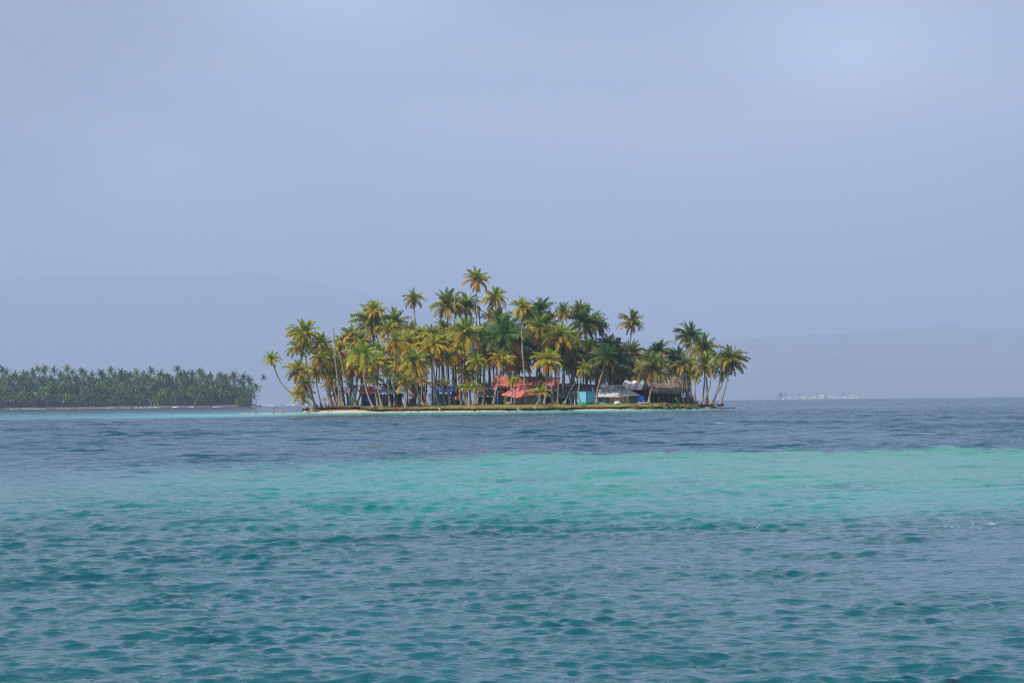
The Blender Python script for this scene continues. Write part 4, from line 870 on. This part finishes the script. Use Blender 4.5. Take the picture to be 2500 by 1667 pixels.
for i in range(6):
    b = edge(977, -.3, .45); MB().tube([b, b + Vector((random.uniform(-.4, .4), random.uniform(-.3, 0), random.uniform(-.45, .3)))], [.07, .03], 5).build('root', M_wood, t)
log('long sun-bleached slab of coral rock under the leaning left-tip palm', [edge(740, -1.0, .1), edge(752, -.6, .28), edge(768, -.5, .3), edge(782, -.4, .12)], .24, 'rock', M_sand, 'rock_slab')
log('thin bleached branch lying on the grass before the blue tarp hut', [gp(1088, 498) + Vector((0, 0, .1)), gp(1100, 498) + Vector((0, 0, .16)), gp(1108, 498) + Vector((0, 0, .1))], .07)
M_weed = mat('dry_weed', (.10, .085, .03), col2=(.24, .20, .08), scale=3, rough=1, bump=1, bscale=10)
def weed(x, w, h, lab):
    b = edge(x, .3, .2); t = thing('weed_heap', lab, 'vegetation heap', b, 'heaps of dry vegetation on the right bank'); MB().blob(b + Vector((0, 0, h * .3)), (w, .8, h), 16, 9, .45, 3).build('mound', M_weed, t)
    m = MB()
    for i in range(260):
        a = random.uniform(0, 6.28); e_ = random.uniform(.1, 1.4); d = Vector((math.cos(a) * math.cos(e_) * w, math.sin(a) * math.cos(e_) * .8, math.sin(e_) * h)); p = b + Vector((0, 0, h * .3)) + d * .95
        m.add([p - Vector((.05, 0, 0)), p + Vector((.05, 0, 0)), p + d.normalized() * random.uniform(.1, .3) + Vector((random.uniform(-.15, .15), 0, 0))], [(0, 1, 2)])
    m.build('dry_stem', M_weed, t, kind='stuff')
for x, w, h, lab in ((1550, .7, .45, 'low tawny heap of dry weed left of the dugout canoe'), (1617, 1.1, .8, 'largest olive weed heap on the bank before the thatched hut'), (1635, .8, .5, 'weed heap just right of the largest one'), (1652, .7, .6, 'weed heap below the person in white shirt'), (1676, 1.2, .55, 'broad weed heap left of the hammock'), (1697, .9, .5, 'weed heap below the hammock'), (1590, .6, .35, 'small weed heap right of the dugout canoe'), (1740, .9, .25, 'flat dark weed heap at the far right palm')):
    weed(x, w, h, lab)
rk = MB()
for i in range(150):
    x = random.choice((random.uniform(770, 890), random.uniform(900, 1700), random.uniform(1728, 1792))); b = edge(min(x, 1718), random.uniform(-1.6, -.1), .02)
    if x > 1728: b = Vector((XW(x, 516), 516 + random.uniform(-1, 1), .05))
    s_ = random.uniform(.05, .16); rk.blob(b, (s_ * 1.4, s_, s_ * .7), 6, 4, .3)
tag(rk.build('pebbles', M_soil, kind='stuff'), 'scattered dark stones and rubble along the beach', 'pebbles')
# bushes
def bush(label, x, r_, w, h, col, n=240):
    b = gp(x, r_); t = thing('bush', label, 'bush', b); MB().tube([b, b + Vector((0, 0, h * .6))], [.05, .03], 5).build('stem', M_trunkd, t); V = []; Fc = []
    for i in range(n):
        d = Vector((random.gauss(0, .5) * w, random.gauss(0, .5) * w, h * .55 + random.gauss(0, .27) * h)); a = Vector((random.gauss(0, 1), random.gauss(0, 1), random.gauss(0, 1))).normalized(); u = a.orthogonal().normalized(); k = len(V)
        V += [d - u * .05, d + u * .05, d + a * .26]; Fc.append((k, k + 1, k + 2))
    me = mkmesh('foliage', V, Fc, [random.uniform(.7, 1.3) for _ in V], [0] * len(Fc), [M_leaf]); o = bpy.data.objects.new('foliage', me); o.parent = t; o.color = (*col, 1); o['kind'] = 'stuff'; C.objects.link(o)
bush('light green leafy bush in front of the big red roof', 1294, 506, .75, 3.6, (.20, .26, .06), 420)
bush('dark and orange leafed bush left of the front red-roofed hut', 1238, 506, .8, 3.2, (.14, .13, .03), 400)
bush('green shrub in front of the blue sheet at the leftmost hut', 857, 507, .7, 2.2, (.09, .18, .03))
bush('dark leafy shrub left of the blue tarp hut', 1053, 510, .8, 3.4, (.05, .11, .03), 420)
bush('small green bush on the grass beside the left trunks', 869, 505, .6, 1.6, (.10, .17, .03))

# ------------------------------------------------------------------ people
M_skin = mat('skin_tan', (.52, .31, .22), var=.06, rough=.55); M_skinp = mat('skin_sunburnt', (.64, .38, .29), var=.06, rough=.55); M_skind = mat('skin_brown', (.20, .10, .06), var=.06, rough=.55)
M_hair = mat('dark_hair', (.015, .011, .009), var=.3, rough=.6); M_hairb = mat('brown_hair', (.10, .05, .025), var=.3, rough=.6)
M_shirtw = mat('white_shirt', (.62, .62, .56), var=.06); M_shirtb = mat('blue_shirt', (.02, .07, .38), var=.1); M_short = mat('dark_shorts', (.02, .022, .03), var=.2); M_redc = mat('red_cloth', (.50, .04, .03), var=.1)
def person(label, origin, J, skin, hair, clothes, rz=0.0, sc=1.0):
    """J: joint positions in metres in the body frame (x right, y forward, z up)"""
    t = thing('person', label, 'person', origin); Mz = Matrix.Rotation(rz, 3, 'Z')
    E = [('pelvis', 'waist'), ('waist', 'chest'), ('chest', 'neck'), ('neck', 'chin'), ('chin', 'head'), ('head', 'crown')]
    rad = {'pelvis': .145, 'waist': .125, 'chest': .155, 'neck': .058, 'chin': .075, 'head': .105, 'crown': .07}
    for s in 'LR':
        E += [('chest', 'sh' + s), ('sh' + s, 'el' + s), ('el' + s, 'wr' + s), ('wr' + s, 'ha' + s), ('pelvis', 'hip' + s), ('hip' + s, 'kn' + s), ('kn' + s, 'an' + s), ('an' + s, 'to' + s)]
        rad.update({'sh' + s: .066, 'el' + s: .045, 'wr' + s: .03, 'ha' + s: .042, 'hip' + s: .10, 'kn' + s: .062, 'an' + s: .042, 'to' + s: .04})
    names = list(rad); me = bpy.data.meshes.new('body'); me.from_pydata([tuple(Mz @ Vector(J[n]) * sc) for n in names], [(names.index(a), names.index(b)) for a, b in E], [])
    o = bpy.data.objects.new('body', me); C.objects.link(o); o.parent = t; me.materials.append(skin)
    md = o.modifiers.new('skin', 'SKIN'); sv = me.skin_vertices[0].data if me.skin_vertices else None
    if sv is None:
        me.skin_vertices.new() if hasattr(me.skin_vertices, 'new') else None; sv = me.skin_vertices[0].data
    for i, n in enumerate(names): sv[i].radius = (rad[n] * sc, rad[n] * sc); sv[i].use_root = (n == 'pelvis')
    s2 = o.modifiers.new('smooth', 'SUBSURF'); s2.levels = 1; s2.render_levels = 1
    w = lambda n: Vector(origin) + Mz @ Vector(J[n]) * sc
    h = w('head'); up = (w('crown') - w('chin')).normalized(); fw = Mz @ Vector((0, 1, 0))
    MB().blob(h + up * .045 - fw * .025, (.115 * sc, .118 * sc, .12 * sc), 10, 8).build('hair', hair, t, smooth=True)
    MB().blob(h + fw * .105 * sc - up * .01, (.015, .022, .025), 6, 4).build('nose', skin, t, smooth=True)
    for nm, m_, segs in clothes:
        mb = MB()
        for a, b, r0, r1 in segs: A1, B1 = w(a), w(b); mb.tube([A1, A1.lerp(B1, .5), B1], [r0 * sc, (r0 + r1) / 2 * sc, r1 * sc], 9)
        mb.build(nm, m_, t, smooth=True)
    return t
def stand(**k):
    J = dict(pelvis=(0, 0, .93), waist=(0, 0, 1.08), chest=(0, 0, 1.30), neck=(0, 0, 1.47), chin=(0, .01, 1.54), head=(0, .02, 1.62), crown=(0, .01, 1.70))
    for s, q in (('L', -1), ('R', 1)): J.update({'sh' + s: (q * .19, 0, 1.40), 'el' + s: (q * .25, .02, 1.12), 'wr' + s: (q * .24, .10, .88), 'ha' + s: (q * .235, .13, .80), 'hip' + s: (q * .10, 0, .86), 'kn' + s: (q * .11, .03, .48), 'an' + s: (q * .11, -.02, .08), 'to' + s: (q * .12, .14, .04)})
    J.update(k); return J
trunks = lambda m: ('swim_shorts', m, [('pelvis', 'waist', .165, .145), ('hipL', 'knL', .12, .10), ('hipR', 'knR', .12, .10)])
shorts = lambda m: ('shorts', m, [('pelvis', 'waist', .17, .15), ('hipL', 'knL', .125, .10), ('hipR', 'knR', .125, .10)])
shirt = lambda m: ('shirt', m, [('pelvis', 'waist', .172, .158), ('waist', 'chest', .158, .185), ('shL', 'elL', .09, .075), ('shR', 'elR', .09, .075), ('chest', 'neck', .18, .08)])
def wade(x, topy, r_):
    p = P(x, topy, r_); return Vector((p.x, p.y, p.z - 1.72))
person('wader standing hip-deep on the spit with a hand on the hip, leftmost of three', wade(667.5, 998.2, 512), stand(elL=(-.38, -.04, 1.15), wrL=(-.20, .02, .98), haL=(-.14, .04, .96)), M_skin, M_hairb, [trunks(M_short)], R(200))
person('dark-haired bare-chested wader, middle of the three by the spit', wade(684, 997.3, 512), stand(elR=(.30, .18, 1.20), wrR=(.34, .42, 1.18), haR=(.36, .50, 1.18)), M_skinp, M_hair, [trunks(M_short)], R(-60))
person('brown-haired wader in dark swimwear nearest the island', wade(690.3, 998.2, 512.4), stand(elL=(-.28, .18, 1.20), wrL=(-.30, .40, 1.20), haL=(-.30, .48, 1.2)), M_skinp, M_hairb, [trunks(M_short)], R(70))
person('dark-haired swimmer in a red top up to the chest in water', wade(625, 1003, 513), stand(), M_skinp, M_hair, [('top', M_redc, [('waist', 'chest', .16, .18), ('chest', 'neck', .18, .10)]), trunks(M_redc)], R(180))
person('swimmer with only the dark head above water, farthest left', wade(610, 1007, 514), stand(), M_skin, M_hair, [trunks(M_short)], R(180))
g = gp(1648, 503); person('person in a white shirt and dark shorts standing before the thatched hut', g, stand(elL=(-.22, .14, 1.15), wrL=(-.12, .32, 1.1), haL=(-.1, .4, 1.1)), M_skind, M_hair, [shirt(M_shirtw), shorts(M_short)], R(70), .93)
g = gp(1606, 503.5)
person('person in a blue shirt bending and reaching right beside the thatched hut', g, stand(waist=(0, .06, 1.05), chest=(0, .24, 1.20), neck=(0, .36, 1.28), chin=(0, .41, 1.32), head=(0, .47, 1.36), crown=(0, .53, 1.42), shL=(-.18, .28, 1.24), shR=(.18, .28, 1.24), elL=(-.2, .5, 1.25), elR=(.2, .52, 1.27), wrL=(-.18, .74, 1.32), wrR=(.18, .76, 1.35), haL=(-.17, .82, 1.34), haR=(.17, .85, 1.38)), M_skin, M_hair, [shirt(M_shirtb), shorts(M_redc)], R(-90), .92)
g = gp(866, 502)
person('pink-skinned child squatting at the foot of the left palms', g, stand(pelvis=(0, 0, .25), waist=(0, .03, .42), chest=(0, .10, .60), neck=(0, .14, .76), chin=(0, .16, .82), head=(0, .18, .90), crown=(0, .17, .98), shL=(-.17, .1, .68), shR=(.17, .1, .68), elL=(-.24, .25, .5), elR=(.24, .25, .5), wrL=(-.16, .42, .42), wrR=(.16, .42, .42), haL=(-.14, .48, .38), haR=(.14, .48, .38), hipL=(-.1, .02, .24), hipR=(.1, .02, .24), knL=(-.16, .36, .44), knR=(.16, .36, .44), anL=(-.13, .22, .07), anR=(.13, .22, .07), toL=(-.13, .36, .04), toR=(.13, .36, .04)), M_skinp, M_hairb, [trunks(M_pink)], R(120), .85)
# hammock and the person sitting in it
t = thing('hammock', 'teal hammock slung between the hut and the right palms', 'hammock', gp(1698, 503))
a, b = P(1685, 975.5, 503), P(1708, 977, 503); V = []; Fq = []
for i in range(11):
    u = i / 10; c = a.lerp(b, u) - Vector((0, 0, .62 * math.sin(math.pi * u))); wd = .05 + .42 * math.sin(math.pi * u)
    for j in range(5): k = j / 4 * 2 - 1; V.append(c + Vector((0, k * wd, .18 * k * k * math.sin(math.pi * u))))
for i in range(10):
    for j in range(4): q = i * 5 + j; Fq.append((q, q + 1, q + 6, q + 5))
MB().add(V, Fq).add([v - Vector((0, 0, .02)) for v in V], [f[::-1] for f in Fq]).build('cloth', M_teal, t, smooth=True)
MB().tube([a, P(1683, 972, 503.5)], .02, 4).build('rope', M_wood, t); MB().tube([b, P(1710, 974, 503)], .02, 4).build('rope', M_wood, t)
sit = a.lerp(b, .62) - Vector((0, 0, .62))
person('dark-haired person sitting in the teal hammock with legs along it', sit, stand(pelvis=(0, 0, .10), waist=(0, -.06, .26), chest=(0, -.10, .48), neck=(0, -.10, .64), chin=(0, -.08, .71), head=(0, -.07, .79), crown=(0, -.09, .88), shL=(-.17, -.1, .57), shR=(.17, -.1, .57), elL=(-.22, .05, .36), elR=(.22, .05, .36), wrL=(-.16, .26, .32), wrR=(.16, .26, .32), haL=(-.14, .33, .32), haR=(.14, .33, .32), hipL=(-.1, .04, .10), hipR=(.1, .04, .10), knL=(-.11, .45, .22), knR=(.11, .45, .24), anL=(-.1, .85, .30), anR=(.1, .85, .32), toL=(-.1, .9, .42), toR=(.1, .9, .44)), M_skinp, M_hair, [('top', M_black, [('waist', 'chest', .15, .175), ('pelvis', 'waist', .16, .15)]), shorts(M_redc)], R(90), .95)

# ------------------------------------------------------------------ far island with its palm wood
D0 = 1660
M_farsand = mat('reef_beach', (.06, .045, .035), col2=(.20, .15, .11), scale=.05, rough=1)
vs = []; fs = []; xs = np.linspace(XW(-420, D0), XW(632, D0 + 25), 120)
prof = [(-14, -.7), (-3, .0), (0, .5), (3, 1.0), (9, 1.4), (60, 1.6), (120, 1.6), (150, -1)]
for j, (d, z) in enumerate(prof):
    for X in xs:
        e = float(sm(xs[-1], xs[-1] - 22, X) if False else 1 - sm(xs[-1] - 16, xs[-1], X)); vs.append((X, D0 + d * (.2 + .8 * e) + 4 * math.sin(X * .03) + 30 * (1 - e) * .4, (z if z < .1 else z * (.35 + .65 * e)) + .25 * mnoise.noise(Vector((X * .2, d, 0))) + curve(D0)))
n = len(xs)
for j in range(len(prof) - 1):
    for i in range(n - 1): a = j * n + i; fs.append((a, a + 1, a + n + 1, a + n))
o = MB().add(vs, fs).build('far_island_ground', M_farsand, smooth=True); o['kind'] = 'structure'
CROWN = []
for s in range(8):
    V = []; Fc = []; T = []; MI = []; g = random.Random(900 + s); nfr = 17
    for i in range(nfr):
        t_ = (i + .5) / nfr; ci = min(7, max(0, int(t_ * 7 + g.gauss(0, .4)))); e, b = CL[ci]; az = i * 2.4 + g.uniform(0, .4); l_ = g.uniform(.85, 1.1) * (1 if ci < 6 else .8)
        v, f, tt, mi = frond_geo(e, b, g.random(), 13, 1.0, True); M_ = Matrix.Rotation(az, 3, 'Z') * l_; k = len(V)
        V += [M_ @ q for q in v]; Fc += [tuple(a + k for a in q) for q in f]; bv = g.uniform(.65, 1.35); T += [x * bv for x in tt]; MI += mi
    CROWN.append(mkmesh('crown', V, Fc, T, MI, [M_leaf]))
stem = MB().tube([(0, 0, 0), (.012, 0, .3), (.01, 0, .7), (0, 0, 1)], [.014, .009, .008, .007], 6); STEM = stem.build('trunk', M_trunk, smooth=True); C.objects.unlink(STEM); STEM = STEM.data
def farpalm(label, x, y, bx, r_, Rp, col, group='palms of the far island'):
    base = Vector((XW(bx, r_), r_, 1.2 + curve(r_))); top = P(x, y, r_); v = top - base
    t = thing('palm_tree', label, 'palm tree', base, group)
    o = bpy.data.objects.new('trunk', STEM); o.parent = t; o.rotation_mode = 'QUATERNION'; o.rotation_quaternion = Vector((0, 0, 1)).rotation_difference(v.normalized()); L_ = v.length; o.scale = (max(L_, 14) * .6, max(L_, 14) * .6, L_); C.objects.link(o)
    o = bpy.data.objects.new('crown', random.choice(CROWN)); o.parent = t; o.location = v; k = Rp / (F / r_) * 1.3; o.rotation_euler = (random.gauss(0, .1), random.gauss(0, .1), random.uniform(0, 6.28)); o.scale = (k, k, k * random.uniform(.9, 1.1)); o.color = (*col, 1); C.objects.link(o)
gcol = lambda: tuple(c * random.uniform(.8, 1.25) for c in random.choice([(.08, .20, .04), (.11, .22, .04), (.04, .10, .03), (.17, .24, .04), (.12, .14, .05), (.05, .13, .03)]))
tops = [(5, 903), (16, 907), (35, 916), (58, 912), (80, 908), (92, 900), (109, 899), (131, 903), (148, 912), (163, 899), (176, 908), (199, 906), (224, 914), (246, 911), (270, 904), (294, 907), (314, 914), (333, 909), (360, 919), (393, 912), (412, 920), (452, 914), (455, 927), (468, 912), (540, 917), (570, 914), (594, 918), (607, 927), (626, 944)]
def nth(n): return '%d%s' % (n, 'th' if 10 < n % 100 < 14 else {1: 'st', 2: 'nd', 3: 'rd'}.get(n % 10, 'th'))
for kk, (x, y) in enumerate(tops): farpalm('skyline palm of the hazy far island, %s crown from the left edge of the photo' % nth(kk + 1), x, y + 3, x + random.uniform(-8, 8), D0 + random.uniform(15, 40), 13.5, gcol(), 'skyline palms of the far island')
farpalm('lone thin palm leaning right beyond the tip of the far island', 643, 923, 622, D0 + 22, 9, (.10, .15, .05))
farpalm('tall palm rising highest over the right half of the far island', 370, 908, 372, D0 + 20, 13, (.07, .13, .04))
farpalm('highest palm right of the middle, long pale curved trunk to the shore', 441, 918, 424, D0 + 8, 13, (.10, .15, .04))
farpalm('tall palm with brown skirt beside the one with the curved trunk', 433, 903, 430, D0 + 26, 12.5, (.08, .14, .04))
farpalm('tall palm with slanting pale trunk in the right third of the far island', 487, 909, 476, D0 + 12, 13, (.07, .13, .04))
farpalm('small-crowned slender palm in the right third of the far island', 513, 916, 508, D0 + 14, 9, (.09, .13, .05))
farpalm('palm with straight pale trunk in the left third of the far island', 169, 925, 165, D0 + 5, 13, (.09, .14, .04))
farpalm('palm with slanting pale trunk right of the straight one on the left', 205, 936, 190, D0 + 4, 11, (.09, .14, .04))
fr = random.Random(21)
WOODV = []; WOODF = []; WOODT = []
for tier, (y0, y1, n_, rr_) in enumerate([(920, 934, 58, (20, 60)), (936, 948, 70, (10, 40)), (949, 964, 70, (5, 25)), (966, 980, 55, (2, 14))]):
    for i in range(n_):
        x = -60 + 675 * (i + fr.uniform(-.4, .4) + .5) / n_; dy = max(0, x - 560) * .35
        if tier > 0:
            r_ = D0 + fr.uniform(*rr_); p = P(x, fr.uniform(y0, y1) + dy, r_); k = fr.uniform(11, 14.5) / F * r_ * 1.35; cm = fr.choice(CROWN); M_ = Matrix.Rotation(fr.uniform(0, 6.28), 3, 'Z') * k; q = len(WOODV)
            cl_ = gcol(); tn = [a.color[0] for a in cm.color_attributes['tone'].data]
            WOODV += [p + M_ @ v.co for v in cm.vertices]; WOODF += [tuple(a + q for a in f.vertices) for f in cm.polygons]; WOODT += [(cl_[0] * a, cl_[1] * a, cl_[2] * a) for a in tn]
            b_ = Vector((p.x + fr.uniform(-2, 2), r_, 1 + curve(r_))); q = len(WOODV); w_ = .11; WOODV += [b_ - Vector((w_, 0, 0)), b_ + Vector((w_, 0, 0)), b_ + Vector((0, w_, 0)), p - Vector((w_ * .6, 0, 0)), p + Vector((w_ * .6, 0, 0)), p + Vector((0, w_ * .6, 0))]
            WOODF += [(q, q + 1, q + 4, q + 3), (q + 1, q + 2, q + 5, q + 4), (q + 2, q, q + 3, q + 5)]; WOODT += [(.17, .15, .12)] * 6
            continue
        farpalm('palm in the dense middle of the far island wood', x, fr.uniform(y0, y1) + dy, x + fr.uniform(-5, 5), D0 + fr.uniform(*rr_), fr.uniform(11, 14.5) if tier < 3 else fr.uniform(9, 12), gcol(), 'dense wood of the far island')
me = mkmesh('palm_wood', WOODV, WOODF, [1] * len(WOODV), [0] * len(WOODF), [M_leaf]); me.color_attributes['tone'].data.foreach_set('color', np.array([[*c, 1] for c in WOODT], np.float32).ravel())
o = bpy.data.objects.new('palm_wood', me); C.objects.link(o); o['kind'] = 'stuff'; tag(o, 'lower palms of the far island grown into one dense wood', 'palm wood')
V = []; Fc = []
for i in range(48000):
    x = fr.uniform(-200, 612); r_ = D0 + fr.uniform(22, 70); zt_ = (21 + 3 * math.sin(x * .13) + 2 * math.sin(x * .31)) * (1 - max(0, x - 540) / 110.) ; z = 1 + curve(r_) + zt_ * fr.random() ** 1.4; c = Vector((XW(x, r_), r_, z)); a = Vector((fr.gauss(0, 1), fr.gauss(0, 1), fr.gauss(0, .7))).normalized(); u = a.orthogonal().normalized(); k = len(V)
    V += [c - u * .35, c + u * .35, c + a * 1.5]; Fc.append((k, k + 1, k + 2))
me = mkmesh('undergrowth', V, Fc, [1 + .3 * math.sin(i) for i in range(len(V))], [0] * len(Fc), [M_leaf]); o = bpy.data.objects.new('undergrowth', me); o.color = (.05, .09, .04, 1); C.objects.link(o); o['kind'] = 'stuff'; tag(o, 'dark tangled undergrowth between the far island palms', 'undergrowth')
# surf on the reef in front of the far island and along the outer reef
M_foam = mat('sea_foam', (.78, .80, .82), var=.08, rough=.9)
mb = MB()
def surf(x0, x1, r_, n_, h=.5):
    for i in range(n_):
        x = random.uniform(x0, x1); q = mnoise.noise(Vector((x * .05, r_ * .01, 0)))
        if q < -.1: continue
        rr_ = r_ + random.uniform(-4, 4); mb.blob((XW(x, rr_), rr_, curve(rr_) + random.uniform(.05, .35 * h)), (random.uniform(.5, 1.5), .5, random.uniform(.10, .32) * h), 7, 4, .3)
surf(25, 130, D0 - 12, 60, .4); surf(140, 320, D0 - 14, 90, .4); surf(330, 440, D0 - 20, 230, .9); surf(440, 470, D0 - 18, 60, .8); surf(520, 560, D0 - 10, 60, .7); surf(585, 620, D0 - 4, 60, .7); surf(640, 760, 2100, 330, 1.0); surf(600, 640, 2000, 40, .8)
tag(mb.build('surf', M_foam, kind='stuff', smooth=True), 'white surf breaking on the reef by the far island', 'surf')

# ------------------------------------------------------------------ village on the horizon
M_vw = mat('village_white', (.72, .70, .66), var=.1, scale=.2); M_vr = mat('village_red', (.60, .30, .27), var=.15, scale=.2); M_vg = mat('village_grey', (.34, .34, .36), var=.15, scale=.2); M_vp = mat('village_pink', (.66, .42, .38), var=.1, scale=.2)
DV = 7500
vil = [(1912, 6, 970.5, 0, 1, 'low white'), (1926, 9, 970, 0, 2, 'pale gabled'), (1941, 7, 972, 3, 2, 'low pink'), (1961, 10, 966.5, 3, 1, 'pink-roofed'), (1968, 4, 972.5, 0, 0, 'tiny bright white'), (1979, 6, 968, 1, 1, 'red-roofed'), (1987, 9, 968, 0, 2, 'white vaulted'), (2006, 10, 964, 0, 3, 'two-storey white'), (2018, 9, 966.5, 2, 2, 'grey gabled'), (2024, 4, 965, 0, 1, 'narrow white'), (2036, 14, 968.5, 3, 2, 'long pale pink'), (2044, 8, 970.5, 0, 2, 'low white shed-like'), (2062, 8, 967, 0, 2, 'white flat'), (2068, 7, 969, 1, 1, 'red low'), (2080, 12, 963.5, 1, 3, 'tallest pink-roofed'), (2095, 8, 966, 1, 2, 'red-topped'), (2100, 11, 968, 2, 2, 'grey wide')]
MV = [M_vw, M_vr, M_vg, M_vp]
for x, w, yt, ci, nw, desc in vil:
    r_ = DV + random.uniform(-30, 30); t_ = P(x, yt, r_); z0 = curve(r_) - 1; wd = w / F * r_; h = t_.z - z0; b = Vector((t_.x, r_, z0))
    t = thing('village_house', desc + ' house of the hazy village on the right horizon', 'house', b, 'houses of the village on the horizon')
    MB().box((b.x, r_, z0 + h * .4), (wd, 7, h * .8)).build('wall', M_vw if ci != 2 else M_vg, t)
    mb = MB(); y0_, y1_ = r_ - 4, r_ + 4; zz = z0 + h * .8
    mb.add([(b.x - wd * .56, y0_, zz), (b.x + wd * .56, y0_, zz), (b.x + wd * .56, y1_, zz), (b.x - wd * .56, y1_, zz), (b.x - wd * .4, r_, z0 + h), (b.x + wd * .4, r_, z0 + h)], [(0, 1, 5, 4), (1, 2, 5), (2, 3, 4, 5), (3, 0, 4), (3, 2, 1, 0)]); mb.build('roof', MV[ci], t)
    for i in range(nw): MB().box((b.x + (i - (nw - 1) / 2) * wd / (nw + .5), r_ - 3.52, z0 + h * .55), (wd * .1, .1, h * .16)).build('window', M_black, t)
for x, w, yt, lab in ((1905, 24, 962, 'broad pale tree left of the horizon village'), (1918, 10, 961, 'taller tree beside the broad one left of the village'), (1951, 9, 961.5, 'dark palm among the left houses of the horizon village'), (1959, 8, 963, 'second palm just right of the dark village palm'), (2059, 8, 960.5, 'single palm in the right half of the horizon village')):
    r_ = DV + 40; p = P(x, yt, r_); base = Vector((p.x, r_, curve(r_))); t = thing('tree', lab, 'tree', base); v = p - base
    o = bpy.data.objects.new('trunk', STEM); o.parent = t; L_ = v.length; o.scale = (L_, L_, L_); C.objects.link(o)
    o = bpy.data.objects.new('crown', random.choice(CROWN)); o.parent = t; k = w / 2 / F * r_ * 1.3; o.location = (0, 0, v.z - k * .3); o.scale = (k, k, k * .8); o.color = (.05, .11, .04, 1); C.objects.link(o)

# ------------------------------------------------------------------ air
hz = bpy.data.materials.new('haze_air'); hz.use_nodes = True; t = hz.node_tree; t.nodes.remove(t.nodes['Principled BSDF'])
pv = N(t, 'ShaderNodeVolumePrincipled'); pv.inputs['Color'].default_value = (.60, .71, .93, 1); pv.inputs['Density'].default_value = .00011; pv.inputs['Anisotropy'].default_value = 0.0
L(t, pv.outputs[0], t.nodes['Material Output'].inputs['Volume'])
o = MB().box((0, 0, 950), (92000, 92000, 2160)).build('haze', hz); o['kind'] = 'stuff'; tag(o, 'pale blue rain haze over the sea', 'haze')
